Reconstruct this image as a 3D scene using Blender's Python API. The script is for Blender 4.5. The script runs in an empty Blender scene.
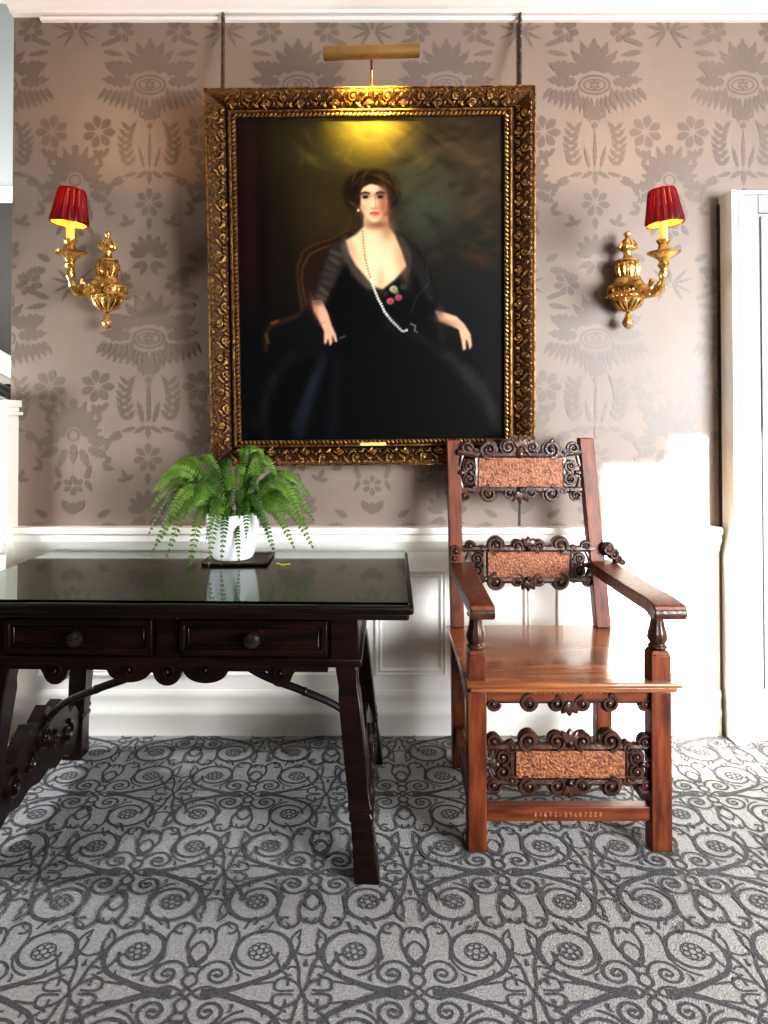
import bpy, math, random
import numpy as np
from mathutils import Vector, Matrix, Euler

random.seed(7)
PI = math.pi
sc = bpy.context.scene
COL = sc.collection

# ------------------------------------------------------------------ camera
F, HC, CX, CY = 708.0, 1.26, 372.0, 401.6
TH = math.radians(1.0)
cth, sth = math.cos(TH), math.sin(TH)
def P(px, py, Y):
    a = (CY - py) / F; b = (px - CX) / F
    k = Y / (cth - a * sth)
    return Vector((b * k, Y, HC + (sth + a * cth) * k))
cam_d = bpy.data.cameras.new('camera'); cam = bpy.data.objects.new('camera', cam_d); COL.objects.link(cam)
cam.location = (0, 0, HC); cam.rotation_euler = (PI / 2 + TH, 0, 0)
cam_d.sensor_width = 36; cam_d.lens = F / 1024 * 36
cam_d.shift_x = (384 - CX) / 1024; cam_d.shift_y = (CY - 512) / 1024
cam_d.clip_start = 0.05
sc.camera = cam

# ------------------------------------------------------------------ materials
def mat(name, col, rough=0.5, metal=0.0, col2=None, nscale=8.0, stretch=(1, 1, 1), lo=0.35, hi=0.65,
        bump=0.0, bscale=60.0, coat=0.0, spec=0.5, rough2=None, detail=4.0, ao=0.0, aod=0.02, **kw):
    m = bpy.data.materials.new(name); m.use_nodes = True
    nt = m.node_tree; N = nt.nodes; L = nt.links
    b = N['Principled BSDF']
    b.inputs['Base Color'].default_value = (*col, 1); b.inputs['Roughness'].default_value = rough
    b.inputs['Metallic'].default_value = metal; b.inputs['Specular IOR Level'].default_value = spec
    if coat:
        b.inputs['Coat Weight'].default_value = coat; b.inputs['Coat Roughness'].default_value = 0.12
    for k, v in kw.items():
        b.inputs[k.replace('_', ' ')].default_value = v
    tc = N.new('ShaderNodeTexCoord'); mp = N.new('ShaderNodeMapping')
    mp.inputs['Scale'].default_value = stretch
    L.new(tc.outputs['Object'], mp.inputs['Vector'])
    if col2 is not None:
        n = N.new('ShaderNodeTexNoise'); n.inputs['Scale'].default_value = nscale; n.inputs['Detail'].default_value = detail
        L.new(mp.outputs['Vector'], n.inputs['Vector'])
        r = N.new('ShaderNodeValToRGB'); e = r.color_ramp.elements
        e[0].position = lo; e[0].color = (*col, 1); e[1].position = hi; e[1].color = (*col2, 1)
        L.new(n.outputs['Fac'], r.inputs['Fac']); L.new(r.outputs['Color'], b.inputs['Base Color'])
        if rough2 is not None:
            mr = N.new('ShaderNodeMapRange'); mr.inputs['To Min'].default_value = rough; mr.inputs['To Max'].default_value = rough2
            mr.inputs['From Min'].default_value = lo; mr.inputs['From Max'].default_value = hi
            L.new(n.outputs['Fac'], mr.inputs['Value']); L.new(mr.outputs['Result'], b.inputs['Roughness'])
    if ao:  # crevice shade multiplied into the base colour
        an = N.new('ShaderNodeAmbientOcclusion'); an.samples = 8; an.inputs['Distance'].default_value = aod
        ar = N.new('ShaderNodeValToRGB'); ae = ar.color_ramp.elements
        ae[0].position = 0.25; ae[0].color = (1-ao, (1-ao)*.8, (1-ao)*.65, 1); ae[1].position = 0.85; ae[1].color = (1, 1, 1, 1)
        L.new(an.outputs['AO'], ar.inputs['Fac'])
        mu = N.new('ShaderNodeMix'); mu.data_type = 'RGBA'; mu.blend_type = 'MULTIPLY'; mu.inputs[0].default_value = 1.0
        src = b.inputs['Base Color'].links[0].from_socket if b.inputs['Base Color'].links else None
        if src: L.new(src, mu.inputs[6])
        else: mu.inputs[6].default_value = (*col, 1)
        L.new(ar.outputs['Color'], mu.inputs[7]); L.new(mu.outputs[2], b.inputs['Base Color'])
    if bump:
        n2 = N.new('ShaderNodeTexNoise'); n2.inputs['Scale'].default_value = bscale; n2.inputs['Detail'].default_value = 3
        L.new(mp.outputs['Vector'], n2.inputs['Vector'])
        bp = N.new('ShaderNodeBump'); bp.inputs['Strength'].default_value = bump; bp.inputs['Distance'].default_value = 0.01
        L.new(n2.outputs['Fac'], bp.inputs['Height']); L.new(bp.outputs['Normal'], b.inputs['Normal'])
    return m

M = {}
M['paper'] = mat('wallpaper_ground', (0.196, 0.150, 0.118), 0.5, col2=(0.224, 0.172, 0.136), nscale=3, bump=0.05, bscale=400, spec=0.45)
M['paper_fig'] = mat('wallpaper_damask', (0.128, 0.096, 0.076), 0.47, col2=(0.154, 0.117, 0.093), nscale=4, spec=0.5)
M['white'] = mat('cream_paint', (0.87, 0.845, 0.765), 0.4, col2=(0.90, 0.875, 0.80), nscale=2)
M['ceil'] = mat('ceiling_paint', (0.70, 0.655, 0.625), 0.7, col2=(0.73, 0.685, 0.655), nscale=2)
M['carpet'] = mat('carpet_ground', (0.335, 0.330, 0.322), 0.95, col2=(0.435, 0.428, 0.418), nscale=120, bump=0.6, bscale=220, spec=0.1)
M['carpet_dark'] = mat('carpet_scrolls', (0.088, 0.089, 0.094), 0.95, col2=(0.13, 0.131, 0.138), nscale=150, bump=0.5, bscale=300, spec=0.1)
M['table'] = mat('dark_walnut', (0.004, 0.0022, 0.0016), 0.30, col2=(0.017, 0.0055, 0.0034), nscale=5, stretch=(1, 8, 8), spec=0.3, coat=0.08)
M['table_top'] = mat('dark_walnut_top', (0.006, 0.004, 0.003), 0.4, col2=(0.014, 0.008, 0.005), nscale=5, stretch=(1, 8, 8), spec=0.15)
M['iron'] = mat('wrought_iron', (0.012, 0.011, 0.011), 0.4, 0.6, col2=(0.025, 0.022, 0.02), nscale=30)
M['knob'] = mat('dark_bronze_knob', (0.05, 0.04, 0.035), 0.22, 0.8, col2=(0.09, 0.075, 0.06), nscale=20)
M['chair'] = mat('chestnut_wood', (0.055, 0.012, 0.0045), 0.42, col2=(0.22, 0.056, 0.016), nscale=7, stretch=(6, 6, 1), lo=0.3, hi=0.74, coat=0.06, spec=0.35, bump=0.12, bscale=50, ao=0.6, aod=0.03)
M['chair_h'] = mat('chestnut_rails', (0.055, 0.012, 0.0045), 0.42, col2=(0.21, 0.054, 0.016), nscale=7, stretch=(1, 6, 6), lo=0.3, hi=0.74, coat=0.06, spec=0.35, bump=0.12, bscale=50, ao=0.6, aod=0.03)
M['seat'] = mat('polished_seat_wood', (0.17, 0.050, 0.014), 0.26, col2=(0.40, 0.15, 0.048), nscale=4, stretch=(1, 7, 7), lo=0.3, hi=0.7, coat=1.0, bump=0.05, bscale=18)
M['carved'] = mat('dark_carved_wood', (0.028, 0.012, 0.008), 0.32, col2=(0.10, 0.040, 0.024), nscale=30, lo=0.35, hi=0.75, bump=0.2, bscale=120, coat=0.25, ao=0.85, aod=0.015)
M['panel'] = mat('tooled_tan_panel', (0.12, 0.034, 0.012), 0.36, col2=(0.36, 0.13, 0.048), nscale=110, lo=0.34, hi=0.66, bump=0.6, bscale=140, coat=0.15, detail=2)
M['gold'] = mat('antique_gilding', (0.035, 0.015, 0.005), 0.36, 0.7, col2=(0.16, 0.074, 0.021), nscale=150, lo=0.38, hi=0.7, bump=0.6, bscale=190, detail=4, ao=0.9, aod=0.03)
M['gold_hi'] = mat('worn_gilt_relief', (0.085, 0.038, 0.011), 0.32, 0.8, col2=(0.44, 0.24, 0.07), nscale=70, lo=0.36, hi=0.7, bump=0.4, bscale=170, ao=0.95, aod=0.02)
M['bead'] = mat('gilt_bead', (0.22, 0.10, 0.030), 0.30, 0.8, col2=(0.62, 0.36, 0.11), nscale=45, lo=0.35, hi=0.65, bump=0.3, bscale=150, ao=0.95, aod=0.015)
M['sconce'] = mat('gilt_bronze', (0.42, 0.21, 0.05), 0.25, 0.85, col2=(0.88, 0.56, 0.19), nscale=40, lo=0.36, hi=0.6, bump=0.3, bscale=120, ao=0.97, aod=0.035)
M['brass'] = mat('dull_brass', (0.30, 0.17, 0.06), 0.38, 0.7, col2=(0.40, 0.23, 0.08), nscale=12)
M['brass_plate'] = mat('bright_brass_plate', (0.85, 0.66, 0.22), 0.35, 0.35, col2=(0.95, 0.78, 0.32), nscale=12)
M['chain'] = mat('dark_rod', (0.06, 0.04, 0.028), 0.45, 0.6, col2=(0.12, 0.08, 0.05), nscale=60)
M['pot'] = mat('white_glazed_ceramic', (0.78, 0.80, 0.79), 0.22, col2=(0.84, 0.85, 0.84), nscale=3, coat=0.3)
M['door'] = mat('door_paint', (0.25, 0.245, 0.233), 0.45, col2=(0.28, 0.274, 0.262), nscale=2)
M['soil'] = mat('potting_soil', (0.02, 0.013, 0.008), 0.95, col2=(0.05, 0.032, 0.02), nscale=80, bump=0.6)
M['mat'] = mat('dark_plant_mat', (0.035, 0.022, 0.015), 0.5, col2=(0.075, 0.05, 0.032), nscale=14)
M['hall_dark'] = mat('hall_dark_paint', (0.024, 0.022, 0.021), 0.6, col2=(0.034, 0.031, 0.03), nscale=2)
M['hall_grey'] = mat('hall_grey_plaster', (0.40, 0.44, 0.44), 0.8, col2=(0.43, 0.47, 0.47), nscale=2)
M['rail_dark'] = mat('black_handrail', (0.008, 0.007, 0.006), 0.35, col2=(0.016, 0.013, 0.01), nscale=9)
M['candle'] = mat('candle_sleeve', (0.85, 0.42, 0.12), 0.5, col2=(0.9, 0.48, 0.15), nscale=10, Emission_Color=(1.0, 0.36, 0.03, 1), Emission_Strength=1.0)  # emission stands in for lamplight on the sleeve
M['bulb'] = mat('lamp_bulb', (1, 0.8, 0.5), 0.4, Emission_Color=(1.0, 0.62, 0.12, 1), Emission_Strength=14.0)

def leaf_mat(name, c1, c2):
    m = mat(name, c1, 0.45, col2=c2, nscale=18, lo=0.3, hi=0.7, spec=0.4)
    nt = m.node_tree; N = nt.nodes; L = nt.links
    b = N['Principled BSDF']; out = N['Material Output']
    t = N.new('ShaderNodeBsdfTranslucent'); t.inputs['Color'].default_value = (*[min(1, x * 1.3) for x in c2], 1)
    mx = N.new('ShaderNodeMixShader'); mx.inputs['Fac'].default_value = 0.3
    L.new(b.outputs[0], mx.inputs[1]); L.new(t.outputs[0], mx.inputs[2]); L.new(mx.outputs[0], out.inputs['Surface'])
    return m
M['fern'] = leaf_mat('fern_green', (0.040, 0.105, 0.011), (0.135, 0.25, 0.03))
M['fern_d'] = leaf_mat('fern_dark_green', (0.022, 0.07, 0.009), (0.075, 0.17, 0.022))
M['fern_l'] = leaf_mat('fern_pale_green', (0.085, 0.18, 0.025), (0.22, 0.35, 0.06))
M['yleaf'] = leaf_mat('yellow_leaf', (0.55, 0.52, 0.06), (0.72, 0.70, 0.12))

def shade_mat(name, c, tr, fac, rough=0.35):
    m = mat(name, c, rough, col2=tuple(x * 1.05 for x in c), nscale=4, spec=0.3)
    nt = m.node_tree; N = nt.nodes; L = nt.links
    t = N.new('ShaderNodeBsdfTranslucent'); t.inputs['Color'].default_value = (*tr, 1)
    mx = N.new('ShaderNodeMixShader'); mx.inputs['Fac'].default_value = fac
    L.new(N['Principled BSDF'].outputs[0], mx.inputs[1]); L.new(t.outputs[0], mx.inputs[2])
    L.new(mx.outputs[0], N['Material Output'].inputs['Surface'])
    return m
M['shade'] = shade_mat('red_pleated_silk', (0.060, 0.002, 0.006), (0.36, 0.004, 0.009), 0.09, 0.42)
M['lining'] = shade_mat('shade_lining', (0.9, 0.5, 0.1), (0.9, 0.35, 0.05), 0.45, 0.7)

def glass_mat():
    m = bpy.data.materials.new('tabletop_glass'); m.use_nodes = True
    b = m.node_tree.nodes['Principled BSDF']
    b.inputs['Base Color'].default_value = (0.80, 0.93, 0.86, 1); b.inputs['Roughness'].default_value = 0.0
    b.inputs['Transmission Weight'].default_value = 1.0; b.inputs['IOR'].default_value = 1.23
    nt = m.node_tree
    n = nt.nodes.new('ShaderNodeTexNoise'); n.inputs['Scale'].default_value = 2.0
    mr = nt.nodes.new('ShaderNodeMapRange'); mr.inputs['To Min'].default_value = 0.0; mr.inputs['To Max'].default_value = 0.03
    nt.links.new(n.outputs['Fac'], mr.inputs['Value']); nt.links.new(mr.outputs['Result'], b.inputs['Roughness'])
    return m
M['glass'] = glass_mat()

def canvas_mat():
    m = bpy.data.materials.new('oil_paint'); m.use_nodes = True
    nt = m.node_tree; N = nt.nodes; L = nt.links; b = N['Principled BSDF']
    a = N.new('ShaderNodeAttribute'); a.attribute_name = 'paint'
    L.new(a.outputs['Color'], b.inputs['Base Color'])
    b.inputs['Roughness'].default_value = 0.5; b.inputs['Specular IOR Level'].default_value = 0.08
    tc = N.new('ShaderNodeTexCoord'); n = N.new('ShaderNodeTexNoise'); n.inputs['Scale'].default_value = 90; n.inputs['Detail'].default_value = 3
    L.new(tc.outputs['Object'], n.inputs['Vector'])
    bp = N.new('ShaderNodeBump'); bp.inputs['Strength'].default_value = 0.12; bp.inputs['Distance'].default_value = 0.005
    L.new(n.outputs['Fac'], bp.inputs['Height']); L.new(bp.outputs['Normal'], b.inputs['Normal'])
    return m
M['canvas'] = canvas_mat()

# ------------------------------------------------------------------ mesh builder
OFF = {}      # root object name -> world offset of its children meshes
class MB:
    def __init__(s): s.v = []; s.f = []; s.m = []
    def add(s, vs, fs, mi=0):
        o = len(s.v); s.v.extend([tuple(v) for v in vs])
        for f in fs: s.f.append(tuple(i + o for i in f)); s.m.append(mi)
    def box(s, a, b, mi=0, rot=None, piv=None):
        x0, y0, z0 = [min(p, q) for p, q in zip(a, b)]; x1, y1, z1 = [max(p, q) for p, q in zip(a, b)]
        vs = [Vector(p) for p in ((x0,y0,z0),(x1,y0,z0),(x1,y1,z0),(x0,y1,z0),(x0,y0,z1),(x1,y0,z1),(x1,y1,z1),(x0,y1,z1))]
        if rot is not None:
            pv = Vector(piv); vs = [rot @ (v - pv) + pv for v in vs]
        s.add(vs, [(3,2,1,0),(4,5,6,7),(0,1,5,4),(1,2,6,5),(2,3,7,6),(3,0,4,7)], mi)
    def hexa(s, lo, hi, mi=0):   # two quads (bottom loop ccw from above, top loop)
        s.add(list(lo) + list(hi), [(3,2,1,0),(4,5,6,7),(0,1,5,4),(1,2,6,5),(2,3,7,6),(3,0,4,7)], mi)
    def tube(s, pts, rad, n=6, mi=0, cap=True, flat=1.0, ref=None):
        pts = [Vector(p) for p in pts]; k = len(pts)
        if not hasattr(rad, '__len__'): rad = [rad] * k
        vs = []; prev = None
        for i in range(k):
            t = (pts[min(i+1, k-1)] - pts[max(i-1, 0)])
            if t.length < 1e-9: t = Vector((0,0,1))
            t.normalize()
            if ref is not None:
                u = Vector(ref); u = (u - t * u.dot(t)).normalized()
            else:
                if prev is None:
                    u = Vector((0,0,1)) if abs(t.z) < 0.9 else Vector((1,0,0))
                else: u = prev
                u = u - t * u.dot(t); u.normalize()
            prev = u; w = t.cross(u)
            for j in range(n):
                a = 2*PI*j/n
                vs.append(pts[i] + (u * (math.cos(a) * flat) + w * math.sin(a)) * rad[i])
        fs = []
        for i in range(k-1):
            for j in range(n):
                a = i*n+j; b = i*n+(j+1)%n
                fs.append((a, b, b+n, a+n))
        if cap:
            fs.append(tuple(range(n-1, -1, -1))); fs.append(tuple(range((k-1)*n, k*n)))
        s.add(vs, fs, mi)
    def lathe(s, prof, c=(0,0,0), n=20, mi=0, sx=1, sy=1, lobes=0, lobe_amp=0.0):
        vs = []; k = len(prof)
        for (r, z) in prof:
            for j in range(n):
                a = 2*PI*j/n; rr = r * (1 + lobe_amp*math.cos(lobes*a)) if lobes else r
                vs.append((c[0] + rr*math.cos(a)*sx, c[1] + rr*math.sin(a)*sy, c[2] + z))
        fs = []
        for i in range(k-1):
            for j in range(n):
                a = i*n+j; b = i*n+(j+1)%n; fs.append((a, b, b+n, a+n))
        fs.append(tuple(range(n-1,-1,-1))); fs.append(tuple(range((k-1)*n, k*n)))
        s.add(vs, fs, mi)
    def prism(s, poly, axis, a, b, mi=0):   # poly in the two other axes, extruded a..b along axis
        n = len(poly)
        def mk(p, q, t):
            return {'x': (t, p, q), 'y': (p, t, q), 'z': (p, q, t)}[axis]
        vs = [mk(p, q, a) for p, q in poly] + [mk(p, q, b) for p, q in poly]
        fs = [tuple(range(n)), tuple(range(2*n-1, n-1, -1))] + [((i+1)%n, i, i+n, (i+1)%n+n) for i in range(n)]
        s.add(vs, fs, mi)
    def ball(s, c, r, n=10, m=6, mi=0, sc3=(1,1,1)):
        vs = []
        for i in range(1, m):
            t = PI*i/m
            for j in range(n):
                a = 2*PI*j/n
                vs.append((c[0]+r*sc3[0]*math.sin(t)*math.cos(a), c[1]+r*sc3[1]*math.sin(t)*math.sin(a), c[2]+r*sc3[2]*math.cos(t)))
        vs.append((c[0], c[1], c[2]+r*sc3[2])); vs.append((c[0], c[1], c[2]-r*sc3[2]))
        T = len(vs)-2; fs = []
        for i in range(m-2):
            for j in range(n): a = i*n+j; b = i*n+(j+1)%n; fs.append((b, a, a+n, b+n))
        for j in range(n):
            fs.append((j, (j+1)%n, T)); fs.append(((m-2)*n+(j+1)%n, (m-2)*n+j, T+1))
        s.add(vs, fs, mi)
    def build(s, name, mats, parent=None, smooth=True, bevel=0.0, fix=True):
        me = bpy.data.meshes.new(name)
        o3 = OFF.get(parent.name, (0,0,0)) if parent else (0,0,0)
        vs = [(v[0]-o3[0], v[1]-o3[1], v[2]-o3[2]) for v in s.v]
        me.from_pydata(vs, [], s.f)
        if not isinstance(mats, (list, tuple)): mats = [mats]
        for m in mats: me.materials.append(m)
        me.polygons.foreach_set('material_index', s.m)
        if fix:
            import bmesh
            bm = bmesh.new(); bm.from_mesh(me); bmesh.ops.recalc_face_normals(bm, faces=bm.faces); bm.to_mesh(me); bm.free()
        me.update()
        if smooth:
            me.polygons.foreach_set('use_smooth', [True]*len(me.polygons)); me.set_sharp_from_angle(angle=math.radians(38))
        o = bpy.data.objects.new(name, me); COL.objects.link(o)
        if parent:
            o.parent = parent; OFF[o.name] = o3
        if bevel:
            bv = o.modifiers.new('bevel', 'BEVEL'); bv.width = bevel; bv.segments = 2; bv.limit_method = 'ANGLE'; bv.angle_limit = math.radians(40)
        return o

def tag(o, label=None, cat=None, group=None, kind=None):
    if label: o['label'] = label
    if cat: o['category'] = cat
    if group: o['group'] = group
    if kind: o['kind'] = kind
    return o
def thing(name, label, cat, loc, rz=0, group=None, world=True):
    o = bpy.data.objects.new(name, None); COL.objects.link(o)
    o.empty_display_size = 0.1
    o.location = loc; o.rotation_euler = (0, 0, rz)
    OFF[o.name] = tuple(loc) if world else (0, 0, 0)
    return tag(o, label, cat, group)
def struct(o): o['kind'] = 'structure'; return o
def copy_tree(o, parent=None):
    c = o.copy(); COL.objects.link(c)
    if parent: c.parent = parent
    for ch in list(o.children): copy_tree(ch, c)
    return c

# ------------------------------------------------------------------ room shell
WY = 2.82                       # wallpaper plane
XL = P(11.5, 300, WY).x         # outer end of the papered wall
XR = 4.5; YF = -1.2; ZC = 2.98
zt = P(100, 13, WY).z           # underside of the cornice at the wall

def lobed(n, l, w, lob=4, amp=0.22):
    """leaf outline pointing +y from origin, length l, half width w"""
    n = int(n*2.4)
    R = []
    if lob == 1:
        for i in range(n+1): t = i/n; R.append((w*max(0, math.sin(PI*t**1.35))**.65, t*l))
    else:
     for i in range(n+1):
        t = i/n; ww = w*1.12*math.sin(PI*min(1, t**0.75))**.8*(1-1.3*amp+1.6*amp*abs(math.sin(PI*(lob+.5)*t))**.6)
        R.append((ww, t*l))
    return R + [(-x, y) for x, y in reversed(R[1:-1])]
def place(poly, x, y, ang, mirror=False):
    c, s_ = math.cos(ang), math.sin(ang); out = []
    for px, py in poly:
        q = (px*c - py*s_ + x, px*s_ + py*c + y); out.append((-q[0], q[1]) if mirror else q)
    return out
def ring(cx, cy, r, w, a0=0, a1=2*PI, n=18):
    return [(cx+(r+w/2)*math.cos(a0+(a1-a0)*i/n), cy+(r+w/2)*math.sin(a0+(a1-a0)*i/n)) for i in range(n+1)], \
           [(cx+(r-w/2)*math.cos(a0+(a1-a0)*i/n), cy+(r-w/2)*math.sin(a0+(a1-a0)*i/n)) for i in range(n+1)]

def damask_unit():
    """motif column A (centre 0,0) and half drop column B; x, z in metres, repeat 0.595 x 1.02"""
    D = math.radians
    def col():
        L_ = []
        def one(x, y, a, l, w, lob=3, amp=.25): L_.append(place(lobed(14, l, w, lob, amp), x, y, D(a)))
        def two(x, y, a, l, w, lob=3, amp=.25):
            one(x, y, a, l, w, lob, amp); L_.append(place(lobed(14, l, w, lob, amp), x, y, D(a), True))
        def flower(x, y, r, k, w, a0=0, both=True):
            for i in range(k):
                (two if both else one)(x+.2*r*math.sin(-D(a0+360*i/k)), y+.2*r*math.cos(D(a0+360*i/k)), a0+360*i/k, r*.82, w, 1, .1)
        def band(x, y, rx_, rz_, w, k=22):
            for i in range(k):
                t0, t1 = 2*PI*i/k, 2*PI*(i+1)/k
                L_.append([(x+rx_*math.cos(t0), y+rz_*math.sin(t0)), (x+rx_*math.cos(t1), y+rz_*math.sin(t1)), (x+(rx_-w)*math.cos(t1), y+(rz_-w)*math.sin(t1)), (x+(rx_-w)*math.cos(t0), y+(rz_-w)*math.sin(t0))])
        return L_, one, two, flower, band
    A, one, two, flower, band = col()
    band(0, 0, .066, .042, .009); band(0, 0, .047, .026, .007); flower(0, 0, .022, 6, .006, 0, False)
    # tulip crown
    one(0, .055, 0, .135, .026, 3, .3); two(.010, .055, -20, .13, .019, 3, .3); two(.020, .052, -40, .115, .017, 3, .3); two(.030, .048, -57, .085, .010, 2)
    two(.060, .050, -72, .125, .024, 4, .4); two(.074, .010, -84, .12, .022, 4, .4); two(.15, .055, -40, .05, .009, 2)
    # hanging feathers
    for k in range(6): two(.068+.021*k, -.012-.006*k+.004*k*k*.3, -168+5*k, .095-.007*k, .0095, 2, .2)
    for k in range(4): two(.012+.017*k, -.052+.005*k, -176+4*k, .10-.012*k, .0085, 2, .2)
    # water lily
    one(0, -.135, 0, .05, .010, 1, .1); two(0, -.14, -32, .052, .010, 1, .1); two(0, -.143, -62, .048, .008, 1, .1); one(0, -.148, 180, .03, .012, 1, .1)
    # tree of leaves
    one(0, -.335, 0, .155, .007, 5, .3); two(.022, -.335, -14, .09, .007, 3, .3)
    for k in range(6):
        two(.085+.012*math.sin(k*.7), -.325+.028*k, 38, .05, .0085, 2, .3); two(.085+.012*math.sin(k*.7), -.325+.028*k, -42, .05, .0085, 2, .3)
    one(0, -.345, 180, .06, .010, 2); two(.010, -.35, -120, .055, .009, 2); two(.05, -.355, -105, .06, .008, 3); two(.11, -.37, -130, .075, .013, 4, .4); two(.155, -.40, -160, .06, .011, 3, .4)
    # small flower with sprigs, palmette
    flower(0, -.475, .058, 7, .014, 0, False); one(0, -.535, 180, .05, .012, 3); two(.085, -.56, -25, .045, .010, 2); two(.085, -.565, -85, .04, .008, 2); two(.085, -.565, 50, .04, .008, 2)
    for a_, l in ((0, .085), (24, .085), (48, .08), (72, .068)):
        (one if a_ == 0 else two)(.016*math.sin(D(a_)), -.70+.016*math.cos(D(a_)), -a_, l, .0145, 1, .15)
    two(.012, -.715, -110, .06, .012, 2); two(.008, -.72, -150, .055, .011, 2); flower(.115, -.80, .052, 7, .013)
    B, one, two, flower, band = col()
    flower(.094, -.19, .066, 7, .0165, 10); two(.075, -.262, -150, .075, .011, 3, .3); two(.105, -.262, -190, .06, .010, 3, .3); two(.135, -.255, -215, .05, .009, 2)
    band(0, -.257, .016, .016, .008, 14)
    for a_, l in ((0, .115), (20, .115), (40, .112), (60, .10), (80, .085)):
        (one if a_ == 0 else two)(.03*math.sin(D(a_)), -.385+.03*math.cos(D(a_)), -a_, l, .0165, 2, .25)
    band(0, -.385, .026, .026, .008, 16)
    two(.055, -.40, -100, .10, .020, 4, .4); two(.06, -.435, -118, .085, .017, 4, .4); two(.03, -.44, -158, .085, .013, 3, .3); one(0, -.42, 180, .08, .014, 3, .3)
    two(.15, -.40, -75, .05, .011, 2); two(.12, -.51, -35, .05, .010, 2); two(.12, -.515, -95, .045, .010, 2); two(.05, -.56, -20, .06, .010, 2); two(.05, -.565, -150, .05, .009, 2)
    flower(0, -.585, .04, 6, .011, 0, False)
    two(.0, -.70, -38, .07, .016, 1, .1); one(0, -.70, 0, .05, .012, 1, .1); two(.10, -.71, -60, .06, .012, 3); two(.115, -.745, -95, .075, .015, 4, .4)
    for a_ in (45, 75, 115, 150): two(.01, -.80, -a_, .085, .006, 3, .3)
    one(0, -.80, 0, .06, .006, 2); two(.10, -.86, -70, .09, .010, 4); two(.11, -.885, -100, .085, .010, 4); two(.15, -.92, -170, .09, .014, 4, .3); two(.175, -.92, -185, .08, .012, 4, .3); two(.19, -.80, -20, .05, .009, 2)
    return A, B

wb = MB()
ZR = P(200, 527, 2.79).z        # top of dado
wb.box((XL, WY, 0), (XR, WY+0.12, ZC+0.05), 0)
A_, B_ = damask_unit()
TW, THT = 0.595, 1.02
ax, az = P(150, 85, WY).x, P(150, 85, WY).z
def clip(poly):
    """Sutherland-Hodgman against the papered rectangle"""
    for (k, lim, sgn) in ((0, XL+.003, 1), (0, 2.3, -1), (1, ZR, 1), (1, zt-.002, -1)):
        out = []
        for i in range(len(poly)):
            p, q = poly[i], poly[(i+1) % len(poly)]
            ip, iq = (p[k]-lim)*sgn >= 0, (q[k]-lim)*sgn >= 0
            if ip: out.append(p)
            if ip != iq:
                t = (lim-p[k])/(q[k]-p[k]); out.append((p[0]+t*(q[0]-p[0]), p[1]+t*(q[1]-p[1])))
        poly = out
        if len(poly) < 3: return None
    return poly
kk = 0
for i in range(-2, 7):
    for j in range(-3, 3):
        for polys, ox, oz in ((A_, 0, 0), (B_, TW/2, 0)):
            for pl in polys:
                q = clip([(ax+i*TW+ox+x, az+j*THT+oz+z) for x, z in pl])
                if q:
                    kk += 1; wb.add([(x, WY-0.0006-(kk % 211)*6e-6, z) for x, z in q], [tuple(range(len(q)))], 1)
wall = struct(wb.build('wall_back', [M['paper'], M['paper_fig']], smooth=False, fix=False))

def wall_box(name, a, b, m):
    w = MB(); w.box(a, b); return struct(w.build(name, m, smooth=False))
cl = MB(); cl.box((-3.2, YF, ZC), (XR, WY+.12, ZC+0.1)); cl.box((-3.3, WY+.02, ZC+.02), (XL, WY+.12, 4.1)); cl.box((-3.3, WY+.12, 4.0), (XL+.1, 4.5, 4.1)); struct(cl.build('ceiling', M['ceil'], smooth=False))
wall_box('wall_right', (XR, YF-.1, 0), (XR+0.1, WY+.12, ZC), M['paper'])
wall_box('wall_left', (-3.3, YF-.1, 0), (-3.2, 5.2, 4.0), M['hall_grey'])

# carpet: ground slab plus the woven scroll bands, one mesh
fl = MB(); fl.box((-3.2, YF, -0.1), (XR, 5.2, 0), 0)
def strip(mb, pts, w, zz, mi):
    n = len(pts); L_, R_ = [], []
    for i in range(n):
        x0, y0 = pts[max(i-1, 0)]; x1, y1 = pts[min(i+1, n-1)]
        dx, dy = x1-x0, y1-y0; d = math.hypot(dx, dy) or 1
        ww = (w[i] if hasattr(w, '__len__') else w)/2
        L_.append((pts[i][0]-dy/d*ww, pts[i][1]+dx/d*ww, zz)); R_.append((pts[i][0]+dy/d*ww, pts[i][1]-dx/d*ww, zz))
    mb.add(L_+R_, [(i, i+n, i+1+n, i+1) for i in range(n-1)], mi)
def bez(p0, p1, p2, p3, n=10):
    o = []
    for i in range(n+1):
        t = i/n; u = 1-t
        o.append((u**3*p0[0]+3*u*u*t*p1[0]+3*u*t*t*p2[0]+t**3*p3[0], u**3*p0[1]+3*u*u*t*p1[1]+3*u*t*t*p2[1]+t**3*p3[1]))
    return o
def spir(cx, cy, r0, r1, a0, a1, n=20):
    return [(cx+(r0+(r1-r0)*i/n)*math.cos(a0+(a1-a0)*i/n), cy+(r0+(r1-r0)*i/n)*math.sin(a0+(a1-a0)*i/n)) for i in range(n+1)]
D = math.radians
LW = 0.0078
quad = []      # curves of the (+x,+y) quadrant of a hub: (pts, width)
rx, ry = 0.143, 0.118; mx_ = 0.2535
quad.append((bez((0.032, 0.0), (0.085, 0.0), (0.12, 0.018), (0.176, 0.046), 8), [0.020-0.008*i/8 for i in range(9)]))
quad.append((spir(rx, ry, 0.080, 0.042, D(-66), D(-66)+D(425), 34), [0.0120-0.0045*i/34 for i in range(35)]))
quad.append((spir(rx-.006, ry-.002, 0.056, 0.069, D(185), D(268), 8), LW*.8))
quad.append((bez((rx-.065, ry-.025), (rx-.06, ry+.02), (rx-.05, ry+.05), (rx-.066, ry+.07), 6), LW*.8))
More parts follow.
